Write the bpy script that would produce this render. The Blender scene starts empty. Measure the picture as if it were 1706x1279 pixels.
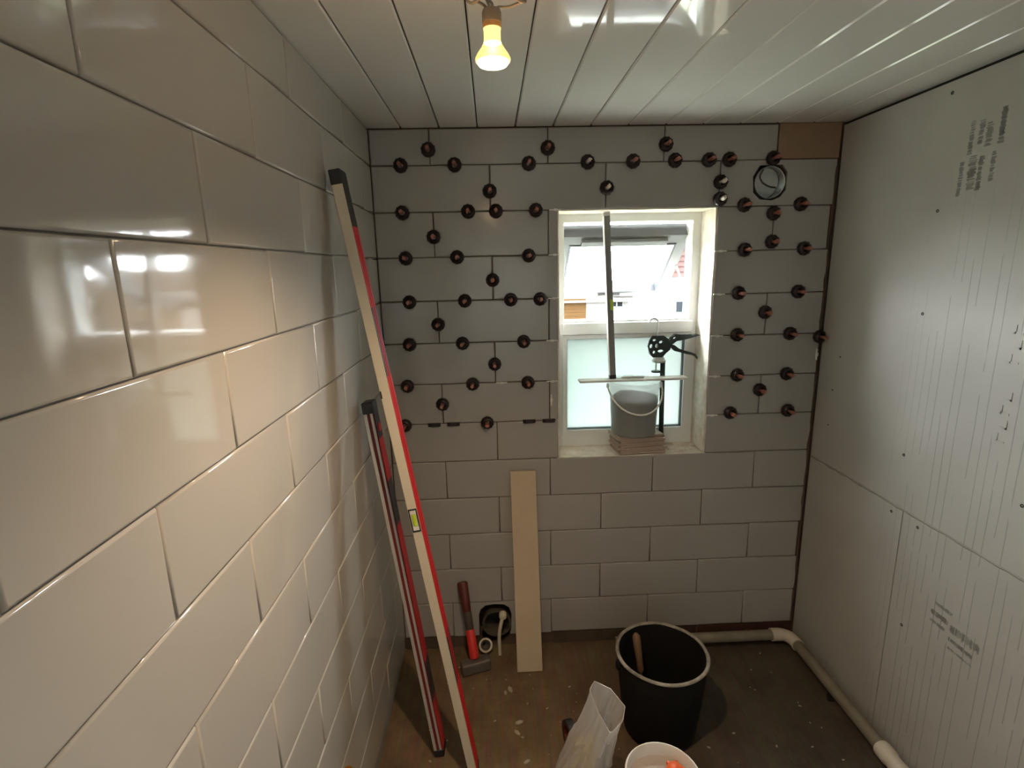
import bpy, bmesh, math, random
from mathutils import Vector, Matrix, noise
random.seed(7)
SC = bpy.context.scene
COL = SC.collection
PI = math.pi

# ------------------------------------------------------------------ camera, sky, exposure
cam_d = bpy.data.cameras.new('camera')
cam = bpy.data.objects.new('camera', cam_d)
COL.objects.link(cam)
cam_d.sensor_fit = 'HORIZONTAL'
cam_d.sensor_width = 36.0
cam_d.lens = 884.82 * 36.0 / 1706.0
cam_d.clip_start = 0.02
cam_d.clip_end = 400
RX = Vector((0.99901, -0.03846, -0.02227))
UX = Vector((0.02997, 0.21299, 0.97659))
FX = Vector((0.03282, 0.97630, -0.21393))
m = Matrix(((RX.x, UX.x, -FX.x, 0.3986), (RX.y, UX.y, -FX.y, -1.9329), (RX.z, UX.z, -FX.z, 1.539), (0, 0, 0, 1)))
cam.matrix_world = m
SC.camera = cam

world = bpy.data.worlds.new('overcast_sky')
SC.world = world
world.use_nodes = True
wn = world.node_tree.nodes['Background']
wn.inputs[0].default_value = (0.93, 0.97, 1.0, 1)
wn.inputs[1].default_value = 15.5
SC.view_settings.view_transform = 'Standard'
SC.view_settings.look = 'None'
SC.view_settings.exposure = 2.3
SC.view_settings.gamma = 1.0
SC.view_settings.use_curve_mapping = False
SC.cycles.use_denoising = True
SC.cycles.max_bounces = 14
SC.cycles.diffuse_bounces = 8
SC.cycles.glossy_bounces = 6
SC.cycles.transmission_bounces = 8
SC.cycles.transparent_max_bounces = 16
SC.cycles.caustics_reflective = False
SC.cycles.caustics_refractive = False
SC.cycles.sample_clamp_indirect = 4.0

# light of the hanging halogen lamp (its lens is built further down)
ld = bpy.data.lights.new('halogen_beam', 'SPOT')
ld.energy = 8.6
ld.color = (1.0, 0.70, 0.42)
ld.spot_size = math.radians(135)
ld.spot_blend = 1.0
ld.shadow_soft_size = 0.02
lo = bpy.data.objects.new('halogen_beam', ld)
COL.objects.link(lo)
lo.location = (0.41, -1.10, 1.812)
# the same lamp's glow through its glass reflector
ls = bpy.data.lights.new('halogen_spill', 'POINT')
ls.energy = 0.2
ls.color = (1.0, 0.62, 0.32)
ls.shadow_soft_size = 0.006
lso = bpy.data.objects.new('halogen_spill', ls)
COL.objects.link(lso)
lso.location = (0.41, -1.10, 1.833)
# sampling aid for the sky seen through the window opening (gives off nothing itself)
pd = bpy.data.lights.new('window_portal', 'AREA')
pd.shape = 'RECTANGLE'
pd.size = 0.57
pd.size_y = 0.92
pd.cycles.is_portal = True
po = bpy.data.objects.new('window_portal', pd)
COL.objects.link(po)
po.location = (0.921, 0.302, 1.277)
po.rotation_euler = (math.radians(-90), 0, 0)
pd2 = bpy.data.lights.new('landing_portal', 'AREA')
pd2.shape = 'RECTANGLE'
pd2.size = 0.75
pd2.size_y = 0.9
pd2.cycles.is_portal = True
po2 = bpy.data.objects.new('landing_portal', pd2)
COL.objects.link(po2)
po2.location = (1.705, -3.75, 1.525)
po2.rotation_euler = (0, math.radians(90), 0)

# ------------------------------------------------------------------ materials
def mat(name, col, rough=0.5, metal=0.0, bump=None, vary=None, **kw):
    """bump=(scale, strength, distance); vary=(scale, amount, colour2)"""
    M = bpy.data.materials.new(name)
    M.use_nodes = True
    nt = M.node_tree
    b = nt.nodes['Principled BSDF']
    b.inputs['Base Color'].default_value = (*col, 1)
    b.inputs['Roughness'].default_value = rough
    b.inputs['Metallic'].default_value = metal
    for k, v in kw.items():
        b.inputs[k.replace('_', ' ')].default_value = v
    if bump or vary:
        tc = nt.nodes.new('ShaderNodeTexCoord')
    if vary:
        n = nt.nodes.new('ShaderNodeTexNoise')
        n.inputs['Scale'].default_value = vary[0]
        n.inputs['Detail'].default_value = 6
        n.inputs['Roughness'].default_value = 0.65
        nt.links.new(tc.outputs['Object'], n.inputs['Vector'])
        r = nt.nodes.new('ShaderNodeValToRGB')
        r.color_ramp.elements[0].position = 0.5 - vary[1] / 2
        r.color_ramp.elements[1].position = 0.5 + vary[1] / 2
        r.color_ramp.elements[0].color = (*vary[2], 1)
        r.color_ramp.elements[1].color = (*col, 1)
        nt.links.new(n.outputs['Fac'], r.inputs['Fac'])
        nt.links.new(r.outputs['Color'], b.inputs['Base Color'])
    if bump:
        n2 = nt.nodes.new('ShaderNodeTexNoise')
        n2.inputs['Scale'].default_value = bump[0]
        n2.inputs['Detail'].default_value = 4
        nt.links.new(tc.outputs['Object'], n2.inputs['Vector'])
        bp = nt.nodes.new('ShaderNodeBump')
        bp.inputs['Strength'].default_value = bump[1]
        bp.inputs['Distance'].default_value = bump[2]
        nt.links.new(n2.outputs['Fac'], bp.inputs['Height'])
        nt.links.new(bp.outputs['Normal'], b.inputs['Normal'])
    return M

def glass_mat(name, tint, gloss=0.08):
    M = bpy.data.materials.new(name)
    M.use_nodes = True
    nt = M.node_tree
    nt.nodes.clear()
    out = nt.nodes.new('ShaderNodeOutputMaterial')
    tr = nt.nodes.new('ShaderNodeBsdfTransparent')
    tr.inputs[0].default_value = (*tint, 1)
    gl = nt.nodes.new('ShaderNodeBsdfGlossy')
    gl.inputs['Roughness'].default_value = 0.01
    lw = nt.nodes.new('ShaderNodeLayerWeight')
    lw.inputs[0].default_value = 0.5
    p4 = nt.nodes.new('ShaderNodeMath'); p4.operation = 'POWER'; p4.inputs[1].default_value = 4.0
    fr = nt.nodes.new('ShaderNodeMath'); fr.operation = 'MULTIPLY_ADD'; fr.inputs[1].default_value = 0.7; fr.inputs[2].default_value = 0.04
    nt.links.new(lw.outputs['Facing'], p4.inputs[0]); nt.links.new(p4.outputs[0], fr.inputs[0])
    mx = nt.nodes.new('ShaderNodeMixShader')
    nt.links.new(fr.outputs[0], mx.inputs[0])
    nt.links.new(tr.outputs[0], mx.inputs[1])
    nt.links.new(gl.outputs[0], mx.inputs[2])
    nt.links.new(mx.outputs[0], out.inputs[0])
    return M

def film_mat(name, col, see, rough=0.35, vary=None):
    """thin translucent plastic: see = share looked straight through"""
    M = bpy.data.materials.new(name)
    M.use_nodes = True
    nt = M.node_tree
    nt.nodes.clear()
    out = nt.nodes.new('ShaderNodeOutputMaterial')
    tr = nt.nodes.new('ShaderNodeBsdfTransparent')
    tl = nt.nodes.new('ShaderNodeBsdfTranslucent')
    df = nt.nodes.new('ShaderNodeBsdfDiffuse')
    gl = nt.nodes.new('ShaderNodeBsdfGlossy')
    gl.inputs['Roughness'].default_value = rough
    for n in (tl, df):
        n.inputs['Color'].default_value = (*col, 1)
    m1 = nt.nodes.new('ShaderNodeMixShader'); m1.inputs[0].default_value = 0.5
    m2 = nt.nodes.new('ShaderNodeMixShader'); m2.inputs[0].default_value = see
    m3 = nt.nodes.new('ShaderNodeMixShader'); m3.inputs[0].default_value = 0.10
    nt.links.new(df.outputs[0], m1.inputs[1]); nt.links.new(tl.outputs[0], m1.inputs[2])
    nt.links.new(m1.outputs[0], m2.inputs[1]); nt.links.new(tr.outputs[0], m2.inputs[2])
    nt.links.new(m2.outputs[0], m3.inputs[1]); nt.links.new(gl.outputs[0], m3.inputs[2])
    nt.links.new(m3.outputs[0], out.inputs[0])
    return M

def frosted_mat(name):
    M = bpy.data.materials.new(name)
    M.use_nodes = True
    nt = M.node_tree
    nt.nodes.clear()
    out = nt.nodes.new('ShaderNodeOutputMaterial')
    tl = nt.nodes.new('ShaderNodeBsdfTranslucent')
    gl = nt.nodes.new('ShaderNodeBsdfGlossy')
    gl.inputs['Roughness'].default_value = 0.25
    tc = nt.nodes.new('ShaderNodeTexCoord')
    nz = nt.nodes.new('ShaderNodeTexNoise')
    nz.inputs['Scale'].default_value = 3.0
    nz.inputs['Detail'].default_value = 2.0
    nt.links.new(tc.outputs['Object'], nz.inputs['Vector'])
    cr = nt.nodes.new('ShaderNodeValToRGB')
    cr.color_ramp.elements[0].position = 0.35; cr.color_ramp.elements[0].color = (0.165, 0.190, 0.176, 1)
    cr.color_ramp.elements[1].position = 0.65; cr.color_ramp.elements[1].color = (0.180, 0.192, 0.184, 1)
    nt.links.new(nz.outputs['Fac'], cr.inputs['Fac']); nt.links.new(cr.outputs['Color'], tl.inputs[0])
    m1 = nt.nodes.new('ShaderNodeMixShader'); m1.inputs[0].default_value = 0.05
    nt.links.new(tl.outputs[0], m1.inputs[1]); nt.links.new(gl.outputs[0], m1.inputs[2])
    nt.links.new(m1.outputs[0], out.inputs[0])
    return M

def emit_mat(name, col, s):
    M = bpy.data.materials.new(name)
    M.use_nodes = True
    b = M.node_tree.nodes['Principled BSDF']
    b.inputs['Base Color'].default_value = (*col, 1)
    b.inputs['Emission Color'].default_value = (*col, 1)
    b.inputs['Emission Strength'].default_value = s
    return M

TILE = mat('glazed_tile', (0.47, 0.45, 0.415), 0.06, bump=(5.0, 0.12, 0.004), Specular_IOR_Level=0.5)
TILE2 = mat('glazed_tile_dusty_shaded', (0.37, 0.355, 0.335), 0.16, bump=(6.0, 0.10, 0.003))  # same tile with dust; the backlit wall's shade is mixed into its colour
ADHESIVE = mat('grey_adhesive', (0.30, 0.29, 0.27), 0.9, bump=(60, 0.6, 0.004), vary=(9, 0.4, (0.20, 0.19, 0.18)))
SUB = mat('wall_substrate', (0.12, 0.08, 0.055), 0.9, bump=(40, 0.5, 0.004), vary=(7, 0.5, (0.065, 0.04, 0.03)))
PATCH = mat('bare_brown_board', (0.33, 0.22, 0.135), 0.85, bump=(30, 0.3, 0.002), vary=(5, 0.5, (0.24, 0.155, 0.10)))
PVC = mat('ceiling_pvc', (0.84, 0.825, 0.80), 0.045, bump=(2.2, 0.06, 0.003))
DARK = mat('dark_gap', (0.03, 0.028, 0.025), 0.9, vary=(20, 0.4, (0.015, 0.014, 0.013)))
UPVC = mat('white_upvc', (0.82, 0.83, 0.82), 0.28, vary=(3, 0.6, (0.78, 0.79, 0.79)))
PLASTER = mat('rough_plaster', (0.86, 0.81, 0.72), 0.9, bump=(45, 0.8, 0.004), vary=(22, 0.35, (0.62, 0.54, 0.45)))
SASHM = mat('sash_darkened_upvc', (0.17, 0.17, 0.165), 0.6, vary=(3, 0.6, (0.155, 0.155, 0.15)), Specular_IOR_Level=0.0)  # white uPVC, its colour darkened to offset the strong sky light
GASKET = mat('black_gasket', (0.03, 0.035, 0.04), 0.5, vary=(30, 0.5, (0.02, 0.02, 0.024)))
FROST = frosted_mat('frosted_glass')
CLEAR = glass_mat('clear_glass', (0.96, 0.98, 0.97))

def floor_mat():
    M = bpy.data.materials.new('dusty_floor')
    M.use_nodes = True
    nt = M.node_tree
    b = nt.nodes['Principled BSDF']
    b.inputs['Roughness'].default_value = 0.85
    tc = nt.nodes.new('ShaderNodeTexCoord')
    n = nt.nodes.new('ShaderNodeTexNoise'); n.inputs['Scale'].default_value = 4.5; n.inputs['Detail'].default_value = 9; n.inputs['Roughness'].default_value = 0.7
    r = nt.nodes.new('ShaderNodeValToRGB')
    r.color_ramp.elements[0].position = 0.30; r.color_ramp.elements[0].color = (0.042, 0.029, 0.018, 1)
    r.color_ramp.elements[1].position = 0.72; r.color_ramp.elements[1].color = (0.11, 0.082, 0.052, 1)
    e = r.color_ramp.elements.new(0.5); e.color = (0.072, 0.051, 0.032, 1)
    # grain of the boards and dust specks
    mp = nt.nodes.new('ShaderNodeMapping'); mp.inputs['Scale'].default_value = (40, 3, 1)
    n2 = nt.nodes.new('ShaderNodeTexNoise'); n2.inputs['Scale'].default_value = 2.0; n2.inputs['Detail'].default_value = 6
    n3 = nt.nodes.new('ShaderNodeTexNoise'); n3.inputs['Scale'].default_value = 70; n3.inputs['Detail'].default_value = 3
    r3 = nt.nodes.new('ShaderNodeValToRGB'); r3.color_ramp.elements[0].position = 0.68; r3.color_ramp.elements[1].position = 0.76
    mx = nt.nodes.new('ShaderNodeMix'); mx.data_type = 'RGBA'; mx.blend_type = 'OVERLAY'; mx.inputs[0].default_value = 0.45
    mx2 = nt.nodes.new('ShaderNodeMix'); mx2.data_type = 'RGBA'
    nt.links.new(tc.outputs['Object'], n.inputs['Vector']); nt.links.new(tc.outputs['Object'], mp.inputs['Vector'])
    nt.links.new(mp.outputs['Vector'], n2.inputs['Vector']); nt.links.new(tc.outputs['Object'], n3.inputs['Vector'])
    nt.links.new(n.outputs['Fac'], r.inputs['Fac'])
    nt.links.new(r.outputs['Color'], mx.inputs[6]); nt.links.new(n2.outputs['Color'], mx.inputs[7])
    nt.links.new(n3.outputs['Fac'], r3.inputs['Fac'])
    mt = nt.nodes.new('ShaderNodeMath'); mt.operation = 'MULTIPLY'; mt.inputs[1].default_value = 0.45
    nt.links.new(r3.outputs['Color'], mt.inputs[0]); nt.links.new(mt.outputs[0], mx2.inputs[0])
    nt.links.new(mx.outputs[2], mx2.inputs[6]); mx2.inputs[7].default_value = (0.16, 0.135, 0.105, 1)
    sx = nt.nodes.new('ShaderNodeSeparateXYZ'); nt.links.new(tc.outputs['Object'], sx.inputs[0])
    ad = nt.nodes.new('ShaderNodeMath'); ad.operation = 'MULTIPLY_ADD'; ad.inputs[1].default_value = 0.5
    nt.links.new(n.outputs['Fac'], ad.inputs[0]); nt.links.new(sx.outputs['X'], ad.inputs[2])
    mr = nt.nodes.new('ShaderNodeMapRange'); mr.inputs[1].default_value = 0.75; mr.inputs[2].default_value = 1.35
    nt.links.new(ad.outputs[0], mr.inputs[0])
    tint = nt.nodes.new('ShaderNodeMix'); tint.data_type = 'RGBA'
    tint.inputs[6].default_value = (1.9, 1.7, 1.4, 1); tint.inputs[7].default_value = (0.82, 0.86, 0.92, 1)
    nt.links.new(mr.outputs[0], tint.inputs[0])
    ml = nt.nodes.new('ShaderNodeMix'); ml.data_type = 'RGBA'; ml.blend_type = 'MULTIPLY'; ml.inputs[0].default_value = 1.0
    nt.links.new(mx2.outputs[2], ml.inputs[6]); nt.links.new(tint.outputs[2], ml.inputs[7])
    nt.links.new(ml.outputs[2], b.inputs['Base Color'])
    bp = nt.nodes.new('ShaderNodeBump'); bp.inputs['Strength'].default_value = 0.35; bp.inputs['Distance'].default_value = 0.004
    nt.links.new(n3.outputs['Fac'], bp.inputs['Height']); nt.links.new(bp.outputs['Normal'], b.inputs['Normal'])
    return M
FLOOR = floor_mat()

def board_mat():
    """cement backer board: fine vertical scoring away from the smooth board edge"""
    M = bpy.data.materials.new('cement_board')
    M.use_nodes = True
    nt = M.node_tree
    b = nt.nodes['Principled BSDF']
    b.inputs['Roughness'].default_value = 0.75
    tc = nt.nodes.new('ShaderNodeTexCoord')
    sp = nt.nodes.new('ShaderNodeSeparateXYZ')
    nt.links.new(tc.outputs['Object'], sp.inputs[0])
    n = nt.nodes.new('ShaderNodeTexNoise'); n.inputs['Scale'].default_value = 3.0; n.inputs['Detail'].default_value = 8
    nt.links.new(tc.outputs['Object'], n.inputs['Vector'])
    r = nt.nodes.new('ShaderNodeValToRGB')
    r.color_ramp.elements[0].position = 0.3; r.color_ramp.elements[0].color = (0.40, 0.385, 0.35, 1)
    r.color_ramp.elements[1].position = 0.7; r.color_ramp.elements[1].color = (0.47, 0.455, 0.42, 1)
    nt.links.new(n.outputs['Fac'], r.inputs['Fac'])
    # scored lines: |frac(y/0.03) - 0.5| small, broken up by noise along z
    mp = nt.nodes.new('ShaderNodeMapping'); mp.inputs['Scale'].default_value = (1, 9, 1.2)
    nb = nt.nodes.new('ShaderNodeTexNoise'); nb.inputs['Scale'].default_value = 2.5; nb.inputs['Detail'].default_value = 3
    nt.links.new(tc.outputs['Object'], mp.inputs[0]); nt.links.new(mp.outputs[0], nb.inputs['Vector'])
    def math_(op, a, bval=None, link=None):
        k = nt.nodes.new('ShaderNodeMath'); k.operation = op
        nt.links.new(a, k.inputs[0])
        if link is not None: nt.links.new(link, k.inputs[1])
        elif bval is not None: k.inputs[1].default_value = bval
        return k.outputs[0]
    wob = math_('MULTIPLY', nb.outputs['Fac'], 0.010)
    yy = math_('ADD', sp.outputs['Y'], link=wob)
    f = math_('FRACT', math_('MULTIPLY', yy, 1 / 0.026))
    d = math_('ABSOLUTE', math_('SUBTRACT', f, 0.5))
    line = math_('LESS_THAN', d, 0.05)
    brk = math_('GREATER_THAN', nb.outputs['Fac'], 0.46)
    far = nt.nodes.new('ShaderNodeMapRange')
    far.inputs[1].default_value = -0.36; far.inputs[2].default_value = -0.55
    nt.links.new(sp.outputs['Y'], far.inputs[0])
    top = nt.nodes.new('ShaderNodeMapRange')
    top.inputs[1].default_value = 1.75; top.inputs[2].default_value = 1.45
    nt.links.new(sp.outputs['Z'], top.inputs[0])
    fac = math_('MULTIPLY', math_('MULTIPLY', math_('MULTIPLY', line, link=brk), link=far.outputs[0]), link=top.outputs[0])
    inv = math_('SUBTRACT', fac, 0.0)
    mx = nt.nodes.new('ShaderNodeMix'); mx.data_type = 'RGBA'
    nt.links.new(math_('MULTIPLY', fac, 0.55), mx.inputs[0]); nt.links.new(r.outputs['Color'], mx.inputs[6])
    mx.inputs[7].default_value = (0.20, 0.195, 0.18, 1)
    nt.links.new(mx.outputs[2], b.inputs['Base Color'])
    n3 = nt.nodes.new('ShaderNodeTexNoise'); n3.inputs['Scale'].default_value = 160
    nt.links.new(tc.outputs['Object'], n3.inputs['Vector'])
    h = math_('SUBTRACT', math_('MULTIPLY', n3.outputs['Fac'], 0.5), link=fac)
    bp = nt.nodes.new('ShaderNodeBump'); bp.inputs['Strength'].default_value = 0.35; bp.inputs['Distance'].default_value = 0.0015
    nt.links.new(h, bp.inputs['Height']); nt.links.new(bp.outputs['Normal'], b.inputs['Normal'])
    return M
BOARD = board_mat()

CAP = mat('leveller_cap_plastic', (0.022, 0.010, 0.011), 0.35, vary=(50, 0.5, (0.016, 0.008, 0.009)))
STEM_R = mat('leveller_stem_red', (0.42, 0.17, 0.12), 0.45, vary=(40, 0.5, (0.36, 0.13, 0.085)))
STEM_W = mat('leveller_stem_white', (0.75, 0.62, 0.55), 0.4, vary=(40, 0.5, (0.66, 0.55, 0.48)))
WHITEP = mat('white_clip_plastic', (0.80, 0.78, 0.74), 0.4, vary=(40, 0.5, (0.72, 0.70, 0.66)))
ALU = mat('level_white_edge', (0.66, 0.59, 0.47), 0.45, vary=(4, 0.6, (0.58, 0.51, 0.40)))
RED = mat('level_red', (0.56, 0.025, 0.03), 0.45, vary=(6, 0.6, (0.47, 0.016, 0.022)), Specular_IOR_Level=0.25)
BLACKP = mat('black_plastic', (0.018, 0.018, 0.02), 0.45, vary=(20, 0.5, (0.012, 0.012, 0.013)))
SILVER = mat('silver_edge', (0.62, 0.58, 0.56), 0.35, 0.4, vary=(8, 0.6, (0.52, 0.49, 0.47)))
MAROON = mat('dark_red_groove', (0.16, 0.012, 0.014), 0.5, vary=(8, 0.6, (0.12, 0.01, 0.011)))
VIAL = mat('green_vial', (0.55, 0.72, 0.06), 0.2, vary=(30, 0.5, (0.48, 0.66, 0.05)))
PLANKM = mat('pale_board', (0.56, 0.46, 0.33), 0.85, bump=(50, 0.3, 0.001), vary=(8, 0.6, (0.48, 0.385, 0.27)))
STEEL = mat('worn_steel', (0.24, 0.22, 0.20), 0.5, 0.6, bump=(40, 0.3, 0.002), vary=(18, 0.5, (0.13, 0.11, 0.09)))
WOODH = mat('wooden_handle', (0.22, 0.13, 0.07), 0.6, vary=(12, 0.5, (0.14, 0.08, 0.045)))
DKRED = mat('hammer_dark_red', (0.11, 0.018, 0.012), 0.4, vary=(14, 0.5, (0.10, 0.018, 0.012)))
SHAFT = mat('hammer_shaft', (0.075, 0.055, 0.04), 0.6, vary=(14, 0.5, (0.05, 0.037, 0.028)))
BRIGHTRED = mat('hammer_bright_red', (0.70, 0.04, 0.03), 0.45, vary=(14, 0.5, (0.60, 0.03, 0.022)))
RUBBER = mat('black_rubber', (0.0055, 0.005, 0.0045), 0.75, bump=(30, 0.3, 0.002), vary=(10, 0.5, (0.010, 0.009, 0.008)), Specular_IOR_Level=0.25)
DUSTRIM = mat('dusty_rim', (0.36, 0.33, 0.28), 0.85, bump=(60, 0.8, 0.003), vary=(22, 0.35, (0.13, 0.115, 0.095)))
PIPEW = mat('dusty_white_pipe', (0.25, 0.22, 0.165), 0.65, vary=(10, 0.6, (0.15, 0.13, 0.09)))
FITW = mat('white_fitting', (0.60, 0.54, 0.44), 0.5, vary=(14, 0.6, (0.56, 0.50, 0.41)))
SOILP = mat('soil_pipe_grey', (0.10, 0.085, 0.065), 0.6, vary=(14, 0.6, (0.06, 0.05, 0.04)))
FOIL = mat('foil_duct', (0.62, 0.66, 0.66), 0.28, 0.85, vary=(14, 0.5, (0.52, 0.56, 0.56)))
CLAYW = mat('white_plastic_bucket', (0.72, 0.71, 0.68), 0.45, vary=(8, 0.5, (0.64, 0.63, 0.60)))
SLURRY = mat('pale_slurry', (0.46, 0.40, 0.36), 0.7, bump=(14, 0.6, 0.01), vary=(9, 0.5, (0.38, 0.33, 0.30)))
ORANGE = mat('orange_plastic', (0.80, 0.14, 0.03), 0.4, vary=(20, 0.5, (0.70, 0.11, 0.025)))
BUCKP = film_mat('clear_bucket_plastic', (0.80, 0.82, 0.80), 0.55, 0.2)
GREYMIX = mat('grey_adhesive_mix', (0.10, 0.10, 0.10), 0.85, bump=(20, 0.8, 0.006), vary=(9, 0.5, (0.06, 0.06, 0.06)))
BAGP = film_mat('translucent_bag', (0.86, 0.83, 0.79), 0.45, 0.25)
BAGY = mat('yellow_packets', (0.62, 0.50, 0.24), 0.6, vary=(20, 0.5, (0.44, 0.33, 0.14)))
GUNM = mat('gun_metal', (0.028, 0.038, 0.036), 0.4, 0.3, vary=(20, 0.5, (0.02, 0.026, 0.025)))
RODM = mat('bright_rod', (0.60, 0.60, 0.58), 0.3, 0.7, vary=(20, 0.5, (0.52, 0.52, 0.50)))
BRASS = mat('brass', (0.85, 0.56, 0.18), 0.25, 1.0, vary=(20, 0.5, (0.75, 0.46, 0.14)))
COPPER = mat('copper_pipe', (0.62, 0.30, 0.16), 0.35, 1.0, vary=(20, 0.5, (0.45, 0.22, 0.12)))
WIREM = mat('grey_cable', (0.30, 0.27, 0.22), 0.6, vary=(30, 0.5, (0.24, 0.215, 0.175)))
CERAM = mat('lamp_holder_ceramic', (0.36, 0.28, 0.20), 0.6, vary=(40, 0.5, (0.30, 0.23, 0.165)))
SCREWM = mat('screw_dark', (0.03, 0.028, 0.026), 0.6, 0.3, vary=(60, 0.5, (0.05, 0.045, 0.04)))
STAMP = mat('stamp_ink', (0.20, 0.195, 0.18), 0.85, vary=(45, 0.7, (0.38, 0.37, 0.34)))
EXTILE = mat('offcut_tile_edge', (0.46, 0.36, 0.29), 0.7, vary=(20, 0.5, (0.36, 0.275, 0.22)))

# ------------------------------------------------------------------ helpers
def link(name, bm, material, parent=None, smooth=False, recalc=True):
    if recalc:
        bmesh.ops.recalc_face_normals(bm, faces=bm.faces[:])
    me = bpy.data.meshes.new(name)
    bm.to_mesh(me); bm.free()
    if smooth:
        for p in me.polygons: p.use_smooth = True
        try: me.set_sharp_from_angle(angle=math.radians(38))
        except Exception: pass
    if material: me.materials.append(material)
    o = bpy.data.objects.new(name, me)
    COL.objects.link(o)
    if parent: o.parent = parent
    return o

def thing(name, label, cat, loc=(0, 0, 0), rot=None, group=None):
    o = bpy.data.objects.new(name, None)
    COL.objects.link(o)
    o.empty_display_size = 0.05
    if rot is not None:
        o.matrix_world = Matrix.Translation(loc) @ rot.to_4x4()
    else:
        o.location = loc
    o['label'] = label; o['category'] = cat
    if group: o['group'] = group
    return o

def tag(o, label, cat, group=None):
    o['label'] = label; o['category'] = cat
    if group: o['group'] = group
    return o

def structure(o):
    o['kind'] = 'structure'
    return o

def box(bm, x0, x1, y0, y1, z0, z1, bev=0.0, mtx=None):
    vs = [bm.verts.new(Vector(p)) for p in ((x0,y0,z0),(x1,y0,z0),(x1,y1,z0),(x0,y1,z0),(x0,y0,z1),(x1,y0,z1),(x1,y1,z1),(x0,y1,z1))]
    fs = [bm.faces.new([vs[i] for i in q]) for q in ((3,2,1,0),(4,5,6,7),(0,1,5,4),(1,2,6,5),(2,3,7,6),(3,0,4,7))]
    if bev > 0:
        es = list({e for f in fs for e in f.edges})
        r = bmesh.ops.bevel(bm, geom=es, offset=bev, segments=2, affect='EDGES', profile=0.5)
        vs = list({v for f in r['faces'] for v in f.verts} | {v for v in vs if v.is_valid})
    if mtx is not None:
        bmesh.ops.transform(bm, matrix=mtx, verts=[v for v in vs if v.is_valid])

def lathe(bm, prof, seg=24, mtx=None, cap0=False, cap1=False):
    rings = []
    for r, z in prof:
        ring = [bm.verts.new((r * math.cos(2*PI*i/seg), r * math.sin(2*PI*i/seg), z)) for i in range(seg)]
        rings.append(ring)
    for a, b in zip(rings, rings[1:]):
        for i in range(seg):
            j = (i + 1) % seg
            bm.faces.new((a[i], a[j], b[j], b[i]))
    if cap0: bm.faces.new(rings[0][::-1])
    if cap1: bm.faces.new(rings[-1])
    if mtx is not None:
        bmesh.ops.transform(bm, matrix=mtx, verts=[v for r in rings for v in r])

def tube(bm, pts, r, seg=8, caps=True):
    pts = [Vector(p) for p in pts]
    n = len(pts)
    rs = r if isinstance(r, (list, tuple)) else [r] * n
    t0 = (pts[1] - pts[0]).normalized()
    up = Vector((0, 0, 1)) if abs(t0.z) < 0.9 else Vector((1, 0, 0))
    nrm = t0.cross(up).normalized()
    rings = []
    for i in range(n):
        t = (pts[min(i+1, n-1)] - pts[max(i-1, 0)]).normalized()
        nrm = (nrm - t * nrm.dot(t)).normalized()
        b = t.cross(nrm)
        rings.append([bm.verts.new(pts[i] + (nrm * math.cos(2*PI*k/seg) + b * math.sin(2*PI*k/seg)) * rs[i]) for k in range(seg)])
    for a, b in zip(rings, rings[1:]):
        for i in range(seg):
            j = (i + 1) % seg
            bm.faces.new((a[i], a[j], b[j], b[i]))
    if caps:
        bm.faces.new(rings[0][::-1]); bm.faces.new(rings[-1])

def smooth_path(pts, n=6):
    """Catmull-Rom through the points"""
    P = [Vector(p) for p in pts]
    P = [P[0] * 2 - P[1]] + P + [P[-1] * 2 - P[-2]]
    out = []
    for i in range(1, len(P) - 2):
        for k in range(n):
            t = k / n
            a, b, c, d = P[i-1], P[i], P[i+1], P[i+2]
            out.append(0.5 * ((2*b) + (c - a)*t + (2*a - 5*b + 4*c - d)*t*t + (3*b - a - 3*c + d)*t**3))
    out.append(P[-2])
    return out

def plate(bm, loops, d0, d1, fn):
    """loops of 2-D points (first the outline, then holes) filled and thickened from d0 to d1; fn(a, b, d) -> 3-D"""
    front = []
    edges = []
    for L in loops:
        vs = [bm.verts.new(fn(a, b, d0)) for a, b in L]
        front.append(vs)
        for i in range(len(vs)):
            edges.append(bm.edges.new((vs[i], vs[(i + 1) % len(vs)])))
    res = bmesh.ops.triangle_fill(bm, use_beauty=True, edges=edges)
    tris = [g for g in res['geom'] if isinstance(g, bmesh.types.BMFace)]
    back = {}
    for L, vs in zip(loops, front):
        for (a, b), v in zip(L, vs):
            back[v] = bm.verts.new(fn(a, b, d1))
    for f in tris:
        bm.faces.new([back[v] for v in reversed(f.verts)])
    for vs in front:
        for i in range(len(vs)):
            a, b = vs[i], vs[(i + 1) % len(vs)]
            bm.faces.new((a, b, back[b], back[a]))

def circ(cx, cy, r, n=20, jit=0.0, seed=0):
    rr = random.Random(seed)
    return [(cx + (r + rr.uniform(-jit, jit)) * math.cos(2*PI*i/n), cy + (r + rr.uniform(-jit, jit)) * math.sin(2*PI*i/n)) for i in range(n)]

def rect(x0, x1, y0, y1):
    return [(x0, y0), (x1, y0), (x1, y1), (x0, y1)]

def frame_from(z, yhint):
    z = Vector(z).normalized()
    y = Vector(yhint); y = (y - z * y.dot(z)).normalized()
    x = y.cross(z)
    return Matrix((x, y, z)).transposed()

# ------------------------------------------------------------------ dimensions
W = 1.628
H = 2.003
YR = -2.75            # rear wall, behind the camera
TH, TW = 0.1525, 0.402
def ZR(r): return 1.58 + (2 - r) * TH     # height of joint row r
J = 0.0022            # joint width
TT = 0.009            # tile thickness

# ------------------------------------------------------------------ floor, ceiling, side walls
bm = bmesh.new(); box(bm, -0.3, W + 0.3, YR - 0.2, 0.3, -0.12, 0.0)
floor = structure(link('floor', bm, FLOOR))

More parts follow.
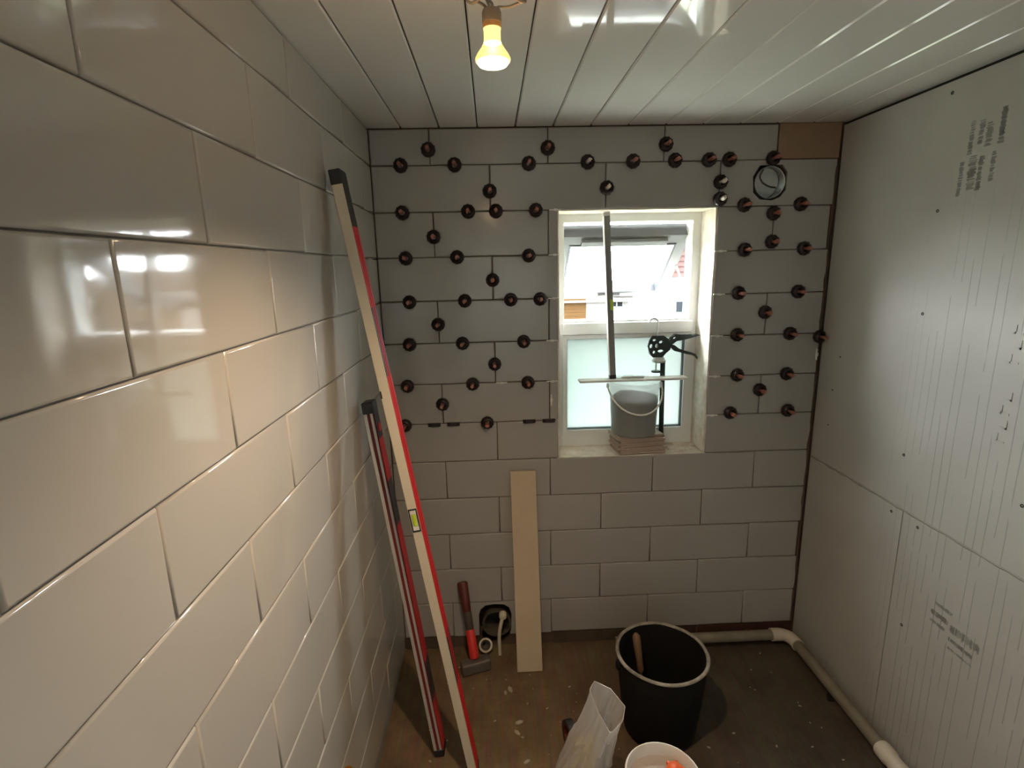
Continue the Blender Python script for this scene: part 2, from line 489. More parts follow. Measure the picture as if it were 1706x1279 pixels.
bm = bmesh.new(); box(bm, -0.3, W + 0.3, YR - 0.2, 0.3, H + 0.012, H + 0.14)
ceiling = structure(link('ceiling', bm, DARK))
PW = 0.1285
x = 0.109 - PW
pi = 0
while x < W + 0.005:
    xa, xb = max(x, -0.009), min(x + PW, W + 0.035)
    if xb - xa > 0.03:
        bm = bmesh.new()
        g = 0.0015
        prof = [(xa + g, 0.010), (xa + g, 0.0035), (xa + g + 0.0028, 0.0), (xb - g - 0.0028, 0.0), (xb - g, 0.0035), (xb - g, 0.010)]
        a = [bm.verts.new((px, -0.0005, H + pz)) for px, pz in prof]
        b = [bm.verts.new((px, YR, H + pz)) for px, pz in prof]
        for i in range(len(prof)):
            j = (i + 1) % len(prof)
            bm.faces.new((a[i], b[i], b[j], a[j]))
        bm.faces.new(a); bm.faces.new(b[::-1])
        link('ceiling_panel', bm, PVC, ceiling)
    x += PW; pi += 1

# left wall: substrate and tiles
bm = bmesh.new(); box(bm, -0.3, -TT + 0.003, YR - 0.2, 0.01, 0.0, H + 0.012)
wall_left = structure(link('wall_left', bm, ADHESIVE))

_tile_cache = {}
def tile_mesh(w, h, material):
    key = (round(w, 4), round(h, 4), material.name)
    if key in _tile_cache: return _tile_cache[key]
    prof = [(0, 0), (0, TT - 0.0030), (0.0011, TT - 0.0010), (0.0038, TT)]   # pressed, eased glaze edge
    vs, fs = [], []
    if min(w, h) < 0.012: prof = [(0, 0), (0, TT - 0.001), (0.001, TT - 0.0003), (0.002, TT)]
    for ins, z in prof:
        vs += [(ins, ins, z), (w - ins, ins, z), (w - ins, h - ins, z), (ins, h - ins, z)]
    for k in range(len(prof) - 1):
        for i in range(4):
            j = (i + 1) % 4
            fs.append((4*k + i, 4*k + j, 4*k + 4 + j, 4*k + 4 + i))
    n = 4 * (len(prof) - 1)
    fs.append((n, n + 1, n + 2, n + 3))
    me = bpy.data.meshes.new('tile')
    me.from_pydata(vs, [], fs)
    for p in me.polygons: p.use_smooth = len(fs) - 1 != p.index and p.index >= 4
    me.materials.append(material)
    me.update()
    _tile_cache[key] = me
    return me

def put_tile(parent, me, org, ax, ay, az, w, h, tilt=0.0018, lip=0.0004):
    o = bpy.data.objects.new('tile', me)
    COL.objects.link(o)
    R = Matrix((ax, ay, az)).transposed().to_4x4()
    t = Matrix.Rotation(random.uniform(-tilt, tilt), 4, 'X') @ Matrix.Rotation(random.uniform(-tilt, tilt) * 0.6, 4, 'Y')
    c = Matrix.Translation((w / 2, h / 2, random.uniform(-lip, lip)))
    o.matrix_world = Matrix.Translation(org) @ R @ c @ t @ Matrix.Translation((-w / 2, -h / 2, 0))
    o.parent = parent
    return o

VX, VY, VZ = Vector((1, 0, 0)), Vector((0, 1, 0)), Vector((0, 0, 1))
ZTOP = H - 0.002
for r in range(-1, 12):       # row between joint r and r+1
    z1, z0 = min(ZR(r), ZTOP), ZR(r + 1)
    if r == -1: z1 = ZTOP
    if r == 11: z0 = 0.055
    par = 0 if r % 2 else 1
    k = -7 + (0 if (-7 % 2) == par else 1)
    cuts = [YR] + [(-1.5404 + kk * TW / 2) for kk in range(-7, 9) if kk % 2 == par] + [0.0]
    cuts = sorted(c for c in cuts if YR <= c <= 0.0)
    if cuts[-1] - cuts[-2] < 0.012: cuts.pop(-2)
    for a, b in zip(cuts, cuts[1:]):
        if b == 0.0: b = -0.003
        w, h = (b - a) - J, (z1 - z0) - J
        if w < 0.01: continue
        put_tile(wall_left, tile_mesh(w, h, TILE), Vector((-TT, a + J/2, z0 + J/2)), VY, VZ, VX, w, h)

# ------------------------------------------------------------------ back wall
WX0, WX1, WZ0, WZ1 = 0.637, 1.205, 0.822, 1.732       # window opening
HOLE = [(0.306, 0.012), (0.306, 0.150), (0.314, 0.175), (0.334, 0.192), (0.372, 0.197), (0.410, 0.193), (0.431, 0.178), (0.440, 0.150), (0.438, 0.085), (0.430, 0.040), (0.405, 0.012)]
VENT = (1.382, 1.810)
bm = bmesh.new()
fnb = lambda a, b, d: (a, d, b)
plate(bm, [rect(-0.3, W + 0.3, 0.0, H + 0.012), rect(WX0 - 0.006, WX1 + 0.006, WZ0 - 0.012, WZ1 + 0.004), HOLE, circ(*VENT, 0.066, 20)], TT - 0.001, 0.11, fnb)
plate(bm, [rect(-0.3, W + 0.3, 0.0, H + 0.012), rect(WX0 - 0.006, WX1 + 0.006, WZ0 - 0.012, WZ1 + 0.004)], 0.11, 0.30, fnb)
wall_back = structure(link('wall_back', bm, SUB))

NX, NY = Vector((1, 0, 0)), Vector((0, -1, 0))
XEND = 1.619
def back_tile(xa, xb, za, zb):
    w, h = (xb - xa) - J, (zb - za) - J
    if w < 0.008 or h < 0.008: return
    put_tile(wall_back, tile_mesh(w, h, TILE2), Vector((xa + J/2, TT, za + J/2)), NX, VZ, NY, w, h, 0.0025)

for r in range(-1, 12):
    z1, z0 = ZR(r), ZR(r + 1)
    if r == -1: z1 = ZTOP
    if r == 11: z0 = 0.055
    par = 0 if r % 2 else 1
    ks = [0.2019 + k * TW / 2 for k in range(-2, 9) if k % 2 == par]
    xend = XEND + [0.000, -0.007, 0.003, -0.002, 0.004, 0.001, 0.005, 0.003][r % 8]
    if r == -1: xend = 1.402
    cuts = sorted({0.0, xend} | {k for k in ks if 0.01 < k < xend - 0.03})
    for a, b in zip(cuts, cuts[1:]):
        if r == 0 and 1.1 < a < 1.3 and b > 1.5:      # tile cut round the vent duct
            bm = bmesh.new()
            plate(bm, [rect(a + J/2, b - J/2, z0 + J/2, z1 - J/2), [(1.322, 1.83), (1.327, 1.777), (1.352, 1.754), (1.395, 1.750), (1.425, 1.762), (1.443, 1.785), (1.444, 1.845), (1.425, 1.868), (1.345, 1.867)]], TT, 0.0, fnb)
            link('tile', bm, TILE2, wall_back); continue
        if r == 11 and a < 0.25 and b > 0.5:    # bottom row notched round the waste hole
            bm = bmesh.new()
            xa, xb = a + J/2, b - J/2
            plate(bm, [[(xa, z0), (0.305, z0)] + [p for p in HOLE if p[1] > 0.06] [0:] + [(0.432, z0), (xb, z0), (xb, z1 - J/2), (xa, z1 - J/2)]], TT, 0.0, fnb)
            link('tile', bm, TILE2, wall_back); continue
        # keep clear of the window opening
        if z0 < WZ1 - 0.02 and z1 > WZ0 + 0.02:
            if b <= WX0 + 0.004 or a >= WX1 - 0.004:
                back_tile(a, b, z0, z1)
            else:
                if a < WX0: back_tile(a, WX0, z0, z1)
                if b > WX1: back_tile(WX1, b, z0, z1)
        else:
            back_tile(a, b, z0, z1)
# bare brown board where the top corner tile is missing, dark red brick course at the foot
bm = bmesh.new(); box(bm, 1.404, 1.622, -0.001, 0.0075, 1.8875, H - 0.001, 0.001)
link('bare_board', bm, PATCH, wall_back)
BRICKC = mat('dark_red_brick', (0.10, 0.040, 0.028), 0.9, bump=(40, 0.6, 0.004), vary=(12, 0.5, (0.05, 0.025, 0.018)))
BRICKD = mat('dusty_brick', (0.095, 0.068, 0.046), 0.9, bump=(40, 0.6, 0.004), vary=(12, 0.5, (0.06, 0.042, 0.028)))
for i in range(8):
    xa = 0.0 + i * 0.2035
    if xa < 0.44 and xa + 0.2 > 0.30: continue
    bm = bmesh.new(); box(bm, xa + 0.004, min(xa + 0.1995, W), 0.001 + 0.002 * (i % 3), 0.0075, 0.001, 0.052, 0.001)
    link('brick', bm, BRICKC if xa > 1.0 else BRICKD, wall_back)

# plaster linings of the window reveal
def rough_slab(name, x0, x1, y0, y1, z0, z1, amp, parent, seed, axis, material=PLASTER, n=(10, 14)):
    """box whose face on the +axis/-axis side is knobbly"""
    bm = bmesh.new()
    box(bm, x0, x1, y0, y1, z0, z1)
    bmesh.ops.subdivide_edges(bm, edges=bm.edges[:], cuts=9, use_grid_fill=True)
    for v in bm.verts:
        d = noise.noise(v.co * 28 + Vector((seed, 0, 0))) * amp + noise.noise(v.co * 75 + Vector((0, seed, 0))) * amp * 0.5
        i, side, pl = axis
        if abs(v.co[i] - pl) < 1e-5: v.co[i] += d * side
    o = link(name, bm, material, parent, smooth=True)
    return o
rough_slab('plaster_lining', WX1 - 0.004, WX1 + 0.008, 0.004, 0.135, WZ0, WZ1, 0.0035, wall_back, 3, (0, 1, WX1 - 0.004))
rough_slab('plaster_lining', WX0 - 0.008, WX0 + 0.004, 0.004, 0.135, WZ0, WZ1, 0.0035, wall_back, 5, (0, 1, WX0 + 0.004))
rough_slab('plaster_lining', WX0 - 0.004, WX1 + 0.004, 0.004, 0.135, WZ1 - 0.003, WZ1 + 0.006, 0.002, wall_back, 8, (2, 1, WZ1 - 0.003))
rough_slab('plaster_sill', WX0 - 0.006, WX1 + 0.006, 0.003, 0.135, WZ0 - 0.014, WZ0 - 0.004, 0.005, wall_back, 11, (2, 1, WZ0 - 0.004))
# crumbs of plaster on the sill
bm = bmesh.new()
for i in range(42):
    px = random.uniform(1.06, 1.195); py = random.uniform(0.03, 0.125); s = random.uniform(0.002, 0.007)
    bmesh.ops.create_icosphere(bm, subdivisions=1, radius=s, matrix=Matrix.Translation((px, py, WZ0 - 0.003 + s * 0.4)) @ Matrix.Diagonal((1.4, 1, 0.7, 1)))
cr = link('plaster_crumbs', bm, PLASTER, wall_back); cr['kind'] = 'stuff'
# ragged adhesive bead down the corner by the right wall
bm = bmesh.new()
pts = [(1.619 + 0.004 * noise.noise(Vector((0, 0, z * 9))), 0.004, z) for z in [0.06 + 0.03 * i for i in range(61)]]
tube(bm, pts, [0.006 + 0.004 * noise.noise(Vector((5, 0, p[2] * 14))) for p in pts], 6)
link('corner_adhesive', bm, SUB, wall_back, smooth=True)

# ------------------------------------------------------------------ window
win = bpy.data.objects.new('window_1', None); COL.objects.link(win); structure(win)
FY0, FY1 = 0.135, 0.205
GX0, GX1 = WX0 + 0.040, WX1 - 0.036        # glass limits
TZ0, TZ1 = 1.270, 1.330                    # transom
bm = bmesh.new()
fnw = lambda a, b, d: (a, d, b)
plate(bm, [rect(WX0 - 0.004, WX1 + 0.004, WZ0 - 0.006, WZ1 + 0.003), rect(GX0, GX1, 0.876, TZ0), rect(GX0, GX1, TZ1, 1.700)], FY0, FY1, fnw)
link('frame', bm, UPVC, win)
bm = bmesh.new(); box(bm, GX0 - 0.012, GX1 + 0.012, FY0 - 0.012, FY0 + 0.002, TZ0 + 0.006, TZ1 - 0.008, 0.003)
link('transom_bead', bm, UPVC, win)
def bead_ring(name, x0, x1, z0, z1, w, y0, y1, material, parent, bev=0.0):
    bm = bmesh.new()
    plate(bm, [rect(x0, x1, z0, z1), rect(x0 + w, x1 - w, z0 + w, z1 - w)], y0, y1, fnw)
    return link(name, bm, material, parent)
bead_ring('glazing_bead', GX0 - 0.004, GX1 + 0.004, 0.872, TZ0 + 0.004, 0.015, FY0 - 0.006, FY0 + 0.03, UPVC, win)
bead_ring('gasket', GX0 + 0.010, GX1 - 0.010, 0.886, TZ0 - 0.010, 0.0035, FY0 + 0.004, FY0 + 0.032, GASKET, win)
bm = bmesh.new(); box(bm, GX0 + 0.004, GX1 - 0.004, FY0 + 0.024, FY0 + 0.030, 0.880, TZ0 - 0.004)
pane = link('frosted_pane', bm, FROST, win); pane['label'] = 'frosted lower pane'
bm = bmesh.new(); box(bm, WX0 - 0.004, WX1 + 0.004, FY1, FY1 + 0.10, WZ0 - 0.02, WZ0 - 0.004, 0.003)
link('outer_sill', bm, UPVC, win)
# top-hung sash pushed open: hinge line near the top, foot swung outwards
sash = bpy.data.objects.new('sash', None); COL.objects.link(sash); sash.parent = win
ANG = math.radians(39)
dirv = Vector((0, math.cos(ANG), -math.sin(ANG)))
Rz = frame_from(-dirv, (0, -math.sin(ANG), -math.cos(ANG)))
sash.matrix_world = Matrix.Translation((0.923, 0.205, 1.672)) @ Matrix(((1, 0, 0), (0, dirv.y, math.sin(ANG)), (0, dirv.z, math.cos(ANG)))).to_4x4()
sw = (GX1 - GX0) / 2 + 0.012
SL = 0.405
bm = bmesh.new()
plate(bm, [rect(-sw, sw, 0, SL), rect(-sw + 0.048, sw - 0.048, 0.05, SL - 0.05)], -0.03, 0.03, lambda a, b, d: (a, b, d))
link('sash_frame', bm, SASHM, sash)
bm = bmesh.new()
plate(bm, [rect(-sw + 0.044, sw - 0.044, 0.046, SL - 0.046), rect(-sw + 0.052, sw - 0.052, 0.054, SL - 0.054)], -0.034, 0.0, lambda a, b, d: (a, b, d))
link('sash_gasket', bm, GASKET, sash)
bm = bmesh.new(); box(bm, -sw + 0.046, sw - 0.046, 0.048, SL - 0.048, -0.006, 0.006)
link('sash_pane', bm, CLEAR, sash)
bm = bmesh.new(); box(bm, -0.17, 0.17, 0.012, 0.040, -0.048, -0.030, 0.003)
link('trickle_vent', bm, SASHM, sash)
bm = bmesh.new(); box(bm, -0.05, 0.05, SL - 0.040, SL - 0.018, -0.046, -0.03, 0.003); box(bm, 0.02, 0.11, SL - 0.034, SL - 0.022, -0.058, -0.044, 0.003)
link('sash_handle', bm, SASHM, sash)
for sx in (-1, 1):
    xs = 0.923 + sx * (sw - 0.004)
    bm = bmesh.new()
    tube(bm, [(xs, 0.19, 1.42), (xs, 0.36, 1.555)], 0.004, 6)
    tube(bm, [(xs, 0.19, 1.66), (xs, 0.30, 1.60)], 0.004, 6)
    link('friction_stay', bm, SILVER, win)

# ------------------------------------------------------------------ right wall and the unseen rear wall
bm = bmesh.new(); box(bm, W + 0.012, W + 0.3, YR - 0.2, 0.008, 0.0, H + 0.012)
wall_right = structure(link('wall_right', bm, DARK))
def board(y0, y1, z0, z1, seed):
    bm = bmesh.new()
    box(bm, W, W + 0.012, y0, y1, z0, z1)
    return link('backer_board', bm, BOARD, wall_right)
board(YR, -0.004, 0.797, 1.992, 1)
board(-0.483, -0.004, 0.004, 0.795, 2)
board(YR, -0.4865, 0.004, 0.795, 3)
# filled seam, a little proud and uneven
bm = bmesh.new()
pts = [(W + 0.0022, -0.01 - 0.03 * i, 0.793 + 0.004 * noise.noise(Vector((i * 0.6, 2, 0)))) for i in range(90)]
tube(bm, pts, [0.0045 + 0.0025 * noise.noise(Vector((i * 0.9, 7, 1))) for i in range(90)], 6)
SEAM = mat('seam_filler', (0.33, 0.315, 0.28), 0.85, vary=(20, 0.5, (0.27, 0.255, 0.225)))
link('seam_filler', bm, SEAM, wall_right, smooth=True)
for y, z in [(-0.447, 1.963), (-0.453, 1.665), (-0.452, 1.384), (-0.457, 0.960), (-0.440, 0.768), (-0.545, 0.767), (-0.822, 0.966), (-0.541, 0.439), (-0.116, 1.203), (-0.093, 1.078), (-0.091, 0.945)]:
    bm = bmesh.new()
    s = 0.0048 if y < -0.2 else 0.003
    lathe(bm, [(s, 0.0), (s * 0.9, 0.0012), (s * 0.35, 0.0006), (s * 0.3, -0.0005)], 10, Matrix.Translation((W, y, z)) @ Matrix.Rotation(-PI / 2, 4, 'Y'), cap1=True)
    link('screw', bm, SCREWM, wall_right)
# maker's stamps, too blurred to read: strokes of two short columns of print
def stamp(y0, z0, u, v, cols, seed):
    rr = random.Random(seed)
    bm = bmesh.new()
    for c, (off, ln, hgt) in enumerate(cols):
        t = 0.0
        while t < ln:
            wdt = rr.uniform(0.0035, 0.007)
            p = Vector((W - 0.0004, y0, z0)) + Vector(u) * (off[0]) + Vector(v) * (off[1] + t)
            for part in range(rr.choice((1, 2, 2))):
                a0 = rr.uniform(0, 0.25) * hgt; a1 = rr.uniform(0.8, 1.15) * hgt
                q0 = p + Vector(u) * a0; q1 = p + Vector(u) * a1
                d = Vector(v) * wdt * 0.7
                o = Vector(v) * part * wdt * 0.45
                vs = [bm.verts.new(k) for k in (q0 + o, q1 + o, q1 + o + d, q0 + o + d)]
                bm.faces.new(vs)
            t += wdt
    return link('printed_stamp', bm, STAMP, wall_right, recalc=False)
stamp(-0.520, 1.875, (0, -1, 0), (0, 0, -1), [((0.0, 0.0), 0.08, 0.014), ((0.026, 0.004), 0.056, 0.016), ((0.046, 0.014), 0.05, 0.020), ((0.082, -0.012), 0.08, 0.016), ((-0.016, 0.095), 0.080, 0.013), ((0.010, 0.085), 0.075, 0.024), ((0.038, 0.090), 0.080, 0.016), ((0.072, 0.085), 0.07, 0.014)], 4)
stamp(-0.640, 0.592, (0, 0, -1), (0, -1, 0), [((0.0, 0.0), 0.06, 0.010), ((0.028, -0.008), 0.055, 0.016), ((0.058, -0.006), 0.045, 0.010), ((0.032, 0.058), 0.09, 0.024), ((0.072, 0.058), 0.07, 0.012), ((0.100, 0.060), 0.07, 0.008)], 9)
# faint pressed mark in the upper board
bm = bmesh.new()
for i, z in enumerate([1.36, 1.325, 1.29, 1.20, 1.165, 1.13, 1.095]):
    box(bm, W - 0.0012, W + 0.001, -0.752, -0.730, z, z + 0.005)
    box(bm, W - 0.0012, W + 0.001, -0.752 if i % 2 else -0.734, -0.748 if i % 2 else -0.730, z, z + 0.022)
link('pressed_mark', bm, BOARD, wall_right)

REAR = mat('rear_plaster', (0.66, 0.63, 0.58), 0.9, bump=(20, 0.2, 0.002), vary=(3, 0.5, (0.60, 0.57, 0.52)))
bm = bmesh.new()
plate(bm, [[(-0.3, 0.0), (0.12, 0.0), (0.12, 1.93), (0.86, 1.93), (0.86, 0.0), (W + 0.3, 0.0), (W + 0.3, H + 0.012), (-0.3, H + 0.012)]], YR - 0.12, YR, lambda a, b, d: (a, d, b))
structure(link('wall_rear', bm, REAR))
# unseen landing beyond the doorway behind the camera, added with its window for fill daylight
LY = -4.6
bm = bmesh.new(); box(bm, -0.3, 1.8, LY - 0.1, YR - 0.2, -0.12, 0.0)
structure(link('floor_landing', bm, FLOOR))
bm = bmesh.new(); box(bm, -0.3, 1.8, LY - 0.1, YR - 0.12, 2.3, 2.4); box(bm, -0.3, 1.8, YR - 0.13, YR - 0.12, H, 2.3)
structure(link('ceiling_landing', bm, REAR))
bm = bmesh.new(); box(bm, -0.3, 1.8, LY - 0.1, LY, 0.0, 2.3)
structure(link('wall_landing_rear', bm, REAR))
bm = bmesh.new(); box(bm, -0.4, -0.3, LY - 0.1, YR - 0.12, 0.0, 2.3)
structure(link('wall_landing_left', bm, REAR))
bm = bmesh.new()
plate(bm, [rect(LY - 0.1, YR - 0.12, 0.0, 2.3), rect(-4.2, -3.3, 1.15, 1.90)], 1.6, 1.7, lambda a, b, d: (d, a, b))
structure(link('wall_landing_right', bm, REAR))
bm = bmesh.new()
plate(bm, [rect(-4.2, -3.3, 1.15, 1.90), rect(-4.15, -3.775, 1.2, 1.85), rect(-3.725, -3.35, 1.2, 1.85)], 1.63, 1.68, lambda a, b, d: (d, a, b))
w2 = structure(link('landing_fill_window', bm, UPVC))  # unseen window, added to brighten the room from behind
bm = bmesh.new()
box(bm, 1.653, 1.657, -4.15, -3.775, 1.2, 1.85); box(bm, 1.653, 1.657, -3.725, -3.35, 1.2, 1.85)
link('pane', bm, CLEAR, w2)

# ------------------------------------------------------------------ tile levellers on the back wall
def cap_mesh():
    bm = bmesh.new()
    lathe(bm, [(0.0075, 0.004), (0.021, 0.003), (0.0235, 0.0035), (0.0245, 0.008), (0.0235, 0.015), (0.020, 0.020), (0.0145, 0.0225), (0.0115, 0.0215), (0.0095, 0.012), (0.0075, 0.004)], 20)
    for k in range(10):       # grip ribs
        a = 2 * PI * k / 10
        box(bm, 0.0228, 0.0249, -0.0022, 0.0022, 0.005, 0.0155, mtx=Matrix.Rotation(a, 4, 'Z'))
    return link('cap', bm, CAP, smooth=True).data
def stem_mesh(material):
    bm = bmesh.new()
    lathe(bm, [(0.0052, 0.0), (0.0052, 0.028), (0.0066, 0.031), (0.0066, 0.050), (0.0050, 0.054), (0.0, 0.054)], 10, cap0=True)
    box(bm, -0.0085, 0.0085, -0.0016, 0.0016, 0.032, 0.053, 0.0005)
    return link('stem', bm, material, smooth=True).data
def plate_mesh():
    bm = bmesh.new()
    box(bm, -0.022, 0.022, -0.0045, 0.0045, 0.0002, 0.0016, 0.0003)
    box(bm, -0.010, 0.010, -0.0009, 0.0009, 0.0, 0.006)
    return link('clip_base', bm, WHITEP).data
def wedge_mesh():
    bm = bmesh.new()
    pr_ = [(-0.024, 0.001), (0.024, 0.001), (0.022, 0.006), (0.012, 0.010), (-0.012, 0.010), (-0.022, 0.006)]
    plate(bm, [pr_], -0.0065, 0.0065, lambda a, b, d: (a, d, b))
    return link('wedge', bm, CAP).data
CAPM, STM_R, STM_W, BASEM, WEDGEM = cap_mesh(), stem_mesh(STEM_R), stem_mesh(STEM_W), plate_mesh(), wedge_mesh()
for o in [o for o in COL.objects if o.name in ('cap', 'stem', 'stem.001', 'clip_base', 'wedge')]:
    bpy.data.objects.remove(o)

ORD = ['', 'first', 'second', 'third', 'fourth', 'fifth', 'sixth', 'seventh', 'eighth', 'ninth']
seen_labels = set()
def leveller(x, z, label, kind='r', spin=0.0, vertical=False):
    assert label not in seen_labels, label
    seen_labels.add(label)
    rz = Matrix(((1, 0, 0), (0, 0, -1), (0, 1, 0)))            # local z -> -Y (out of the wall)
    rot = rz @ Matrix.Rotation(PI / 2 if vertical else 0, 3, 'Z')
    if kind == 'f':
        t = thing('tile_leveller', label, 'tile leveller', (x, 0.0, z), rot, 'tile levelling caps on the back wall')
        for nm, me in (('wedge', WEDGEM), ('clip_base', BASEM)):
            o = bpy.data.objects.new(nm, me); COL.objects.link(o); o.parent = t
        return
    t = thing('tile_leveller', label, 'tile leveller', (x, 0.0, z), rot, 'tile levelling caps on the back wall')
    for nm, me in (('cap', CAPM), ('stem', STM_W if kind == 'w' else STM_R), ('clip_base', BASEM)):
        o = bpy.data.objects.new(nm, me); COL.objects.link(o); o.parent = t
        if nm == 'cap': o.rotation_euler = (random.uniform(-0.05, 0.05), random.uniform(-0.05, 0.05), random.uniform(0, 1))
        if nm == 'stem': o.rotation_euler = (0, 0, spin + random.uniform(-0.5, 0.5))

rowsL = {1: [0.103, 0.285, 0.537], 2: [0.099, 0.325, 0.421, 0.560], 3: [0.101, 0.281, 0.533], 4: [0.104, 0.301, 0.466, 0.571], 5: [0.095, 0.286, 0.510], 6: [0.078, 0.317, 0.523]}
JN = {1: 'top horizontal joint', 2: 'second horizontal joint', 3: 'third horizontal joint', 4: 'fourth horizontal joint', 5: 'fifth horizontal joint', 6: 'sixth horizontal joint'}
def zrow(n): return ZR(n - 1)
for n, xs in rowsL.items():
    for i, xx in enumerate(xs):
        leveller(xx, zrow(n) - 0.001, f'black levelling cap on {JN[n]}, {ORD[i+1]} from the tiled left wall', 'r', PI / 2)
for i, xx in enumerate([0.739, 0.896, 1.041, 1.160, 1.231]):
    leveller(xx, ZR(0) + 0.001, f'black levelling cap on top horizontal joint, {ORD[i+1]} from left above window', 'w' if i == 0 else 'r')
leveller(1.385, ZR(0) + 0.003, 'black levelling cap with red stem just above the metal vent duct', 'r')
for n, (a, b) in {2: (1.294, 1.496), 3: (1.306, 1.523), 4: (1.295, 1.516), 5: (1.301, 1.499), 6: (1.311, 1.501)}.items():
    leveller(a, zrow(n) + 0.003, f'black levelling cap on {JN[n]}, right of window, nearer the window', 'r')
    leveller(b, zrow(n) + 0.003, f'black levelling cap on {JN[n]}, right of window, nearer the right wall', 'r')
leveller(1.612, 1.263, 'black levelling cap jammed in the corner against the right wall', 'r')
leveller(0.199, 1.932, 'black levelling cap just below ceiling on the vertical joint nearest the left wall', 'r', 0, True)
leveller(0.603, 1.933, 'black levelling cap just below ceiling, on vertical joint left of the window', 'r', 0, True)
leveller(1.008, 1.938, 'black levelling cap just below ceiling, above the window', 'r', 0, True)
leveller(0.402, 1.797, 'black levelling cap on the vertical joint directly below the top joint, left of window', 'r', 0, True)
leveller(0.806, 1.801, 'black levelling cap with white stem over the upright level in the window', 'w', 0, True)
leveller(1.205, 1.814, 'dark levelling cap left of the vent duct, upper of two above window corner', 'w', 0, True)
leveller(1.206, 1.757, 'dark levelling cap with white stem touching the top right window corner', 'w', 0, True)
leveller(0.202, 1.649, 'black levelling cap on vertical joint between second and third joints, left of window', 'r', 0, True)
leveller(1.402, 1.706, 'black levelling cap right below the vent duct, on the vertical joint', 'r', 0, True)
leveller(1.404, 1.609, 'black levelling cap on right vertical joint just above the third horizontal joint', 'r', 0, True)
leveller(0.403, 1.497, 'black levelling cap on vertical joint between third and fourth joints, left of window', 'r', 0, True)
leveller(0.202, 1.345, 'black levelling cap on vertical joint between fourth and fifth joints, left of window', 'r', 0, True)
leveller(1.399, 1.358, 'black levelling cap on vertical joint between fourth and fifth joints, right of window', 'r', 0, True)
leveller(0.401, 1.194, 'black levelling cap on vertical joint between fifth and sixth joints, left of window', 'r', 0, True)
leveller(0.203, 1.048, 'black levelling cap on vertical joint between sixth and seventh joints, left of window', 'r', 0, True)
leveller(1.401, 1.066, 'black levelling cap on vertical joint between sixth and seventh joints, right of window', 'r', 0, True)
leveller(0.060, 0.970, 'black levelling cap on the lowest clipped joint, half behind the long red level', 'r')
leveller(0.367, 0.971, 'round black levelling cap on the lowest clipped joint, left of window', 'r')
leveller(1.294, 0.980, 'black levelling cap on the lowest clipped joint, right of window, nearer the window', 'r')
leveller(1.517, 0.982, 'black levelling cap on the lowest clipped joint, right of window, nearer the right wall', 'r')
leveller(0.167, 0.968, 'flat black wedge on the lowest clipped joint, first of two by a vertical joint', 'f')
leveller(0.239, 0.968, 'flat black wedge on the lowest clipped joint, second of two by a vertical joint', 'f')
leveller(0.526, 0.970, 'flat black wedge on the lowest clipped joint, left of the window by one clip', 'f')
leveller(0.600, 0.970, 'flat black wedge on the lowest clipped joint, touching the window opening', 'f')

# white clip tails poking out of joints at the window edge
def clip_tail(x, z, label, horizontal=True):
    bm = bmesh.new()
    if horizontal:
        box(bm, -0.021, 0.021, -0.006, 0.002, -0.0022, 0.0022, 0.0006); box(bm, -0.006, 0.006, -0.0075, -0.002, -0.0042, 0.0042, 0.0006)
    else:
        box(bm, -0.0022, 0.0022, -0.006, 0.002, -0.021, 0.021, 0.0006); box(bm, -0.0042, 0.0042, -0.0075, -0.002, -0.006, 0.006, 0.0006)
    o = link('clip_tail', bm, WHITEP); o.location = (x, 0, z)
    tag(o, label, 'tile clip', 'white clips left in the joints at the window edge')
for n, xr, xl in [(3, 1.222, 0.625), (4, 1.226, 0.622), (5, 1.228, 0.614), (6, 1.228, 0.614)]:
    clip_tail(xr, zrow(n), f'white plastic clip in {JN[n]} at the right edge of the window opening')
    clip_tail(xl, zrow(n), f'white plastic clip in {JN[n]} at the left edge of the window opening')
clip_tail(1.226, ZR(6), 'white plastic clip in the lowest clipped joint at the right window edge')
clip_tail(0.628, ZR(1), 'white plastic clip in second horizontal joint at the top left window corner')
clip_tail(0.425, ZR(5) , 'long white clip in sixth joint between two black caps left of window')
clip_tail(1.612, 1.195, 'white plastic clip stuck in the corner below the corner cap', False)
clip_tail(0.610, 1.05, 'upright white clip in the vertical joint beside the lower window pane', False)

# ------------------------------------------------------------------ vent duct
t = thing('vent_duct', 'round metallic extractor duct end in a rough hole near the top right corner', 'vent duct', (VENT[0], 0, VENT[1]))
bm = bmesh.new()
prof = []
for i in range(13):
    prof.append((0.052 - (0.0015 if i % 2 else 0), 0.100 - i * 0.0085))
mt_out = Matrix(((1, 0, 0, 0), (0, 0, 1, 0), (0, 1, 0, 0), (0, 0, 0, 1)))
lathe(bm, [(r_, z_) for r_, z_ in prof] + [(0.0545, -0.004), (0.0545, 0.09)], 28, mt_out)
link('duct_wall', bm, FOIL, t, smooth=True)
bm = bmesh.new()       # damper disc, slightly dished and tilted, with its bent seam
plate(bm, [circ(0, 0, 0.0495, 32)], 0.0, 0.002, lambda a, b, d: (a, 0.030 + d + a * 0.12 - b * 0.30, b))
link('damper_disc', bm, FOIL, t)
bm = bmesh.new()
pts = smooth_path([(-0.018, 0.047, 0.046), (-0.026, 0.046, 0.024), (-0.014, 0.045, 0.006), (0.004, 0.044, -0.004), (0.022, 0.043, -0.010), (0.042, 0.042, -0.012)], 5)
tube(bm, [(p.x, 0.0285 + p.x * 0.12 - p.z * 0.30, p.z) for p in pts], 0.0028, 8)
link('damper_seam', bm, STEEL, t, smooth=True)

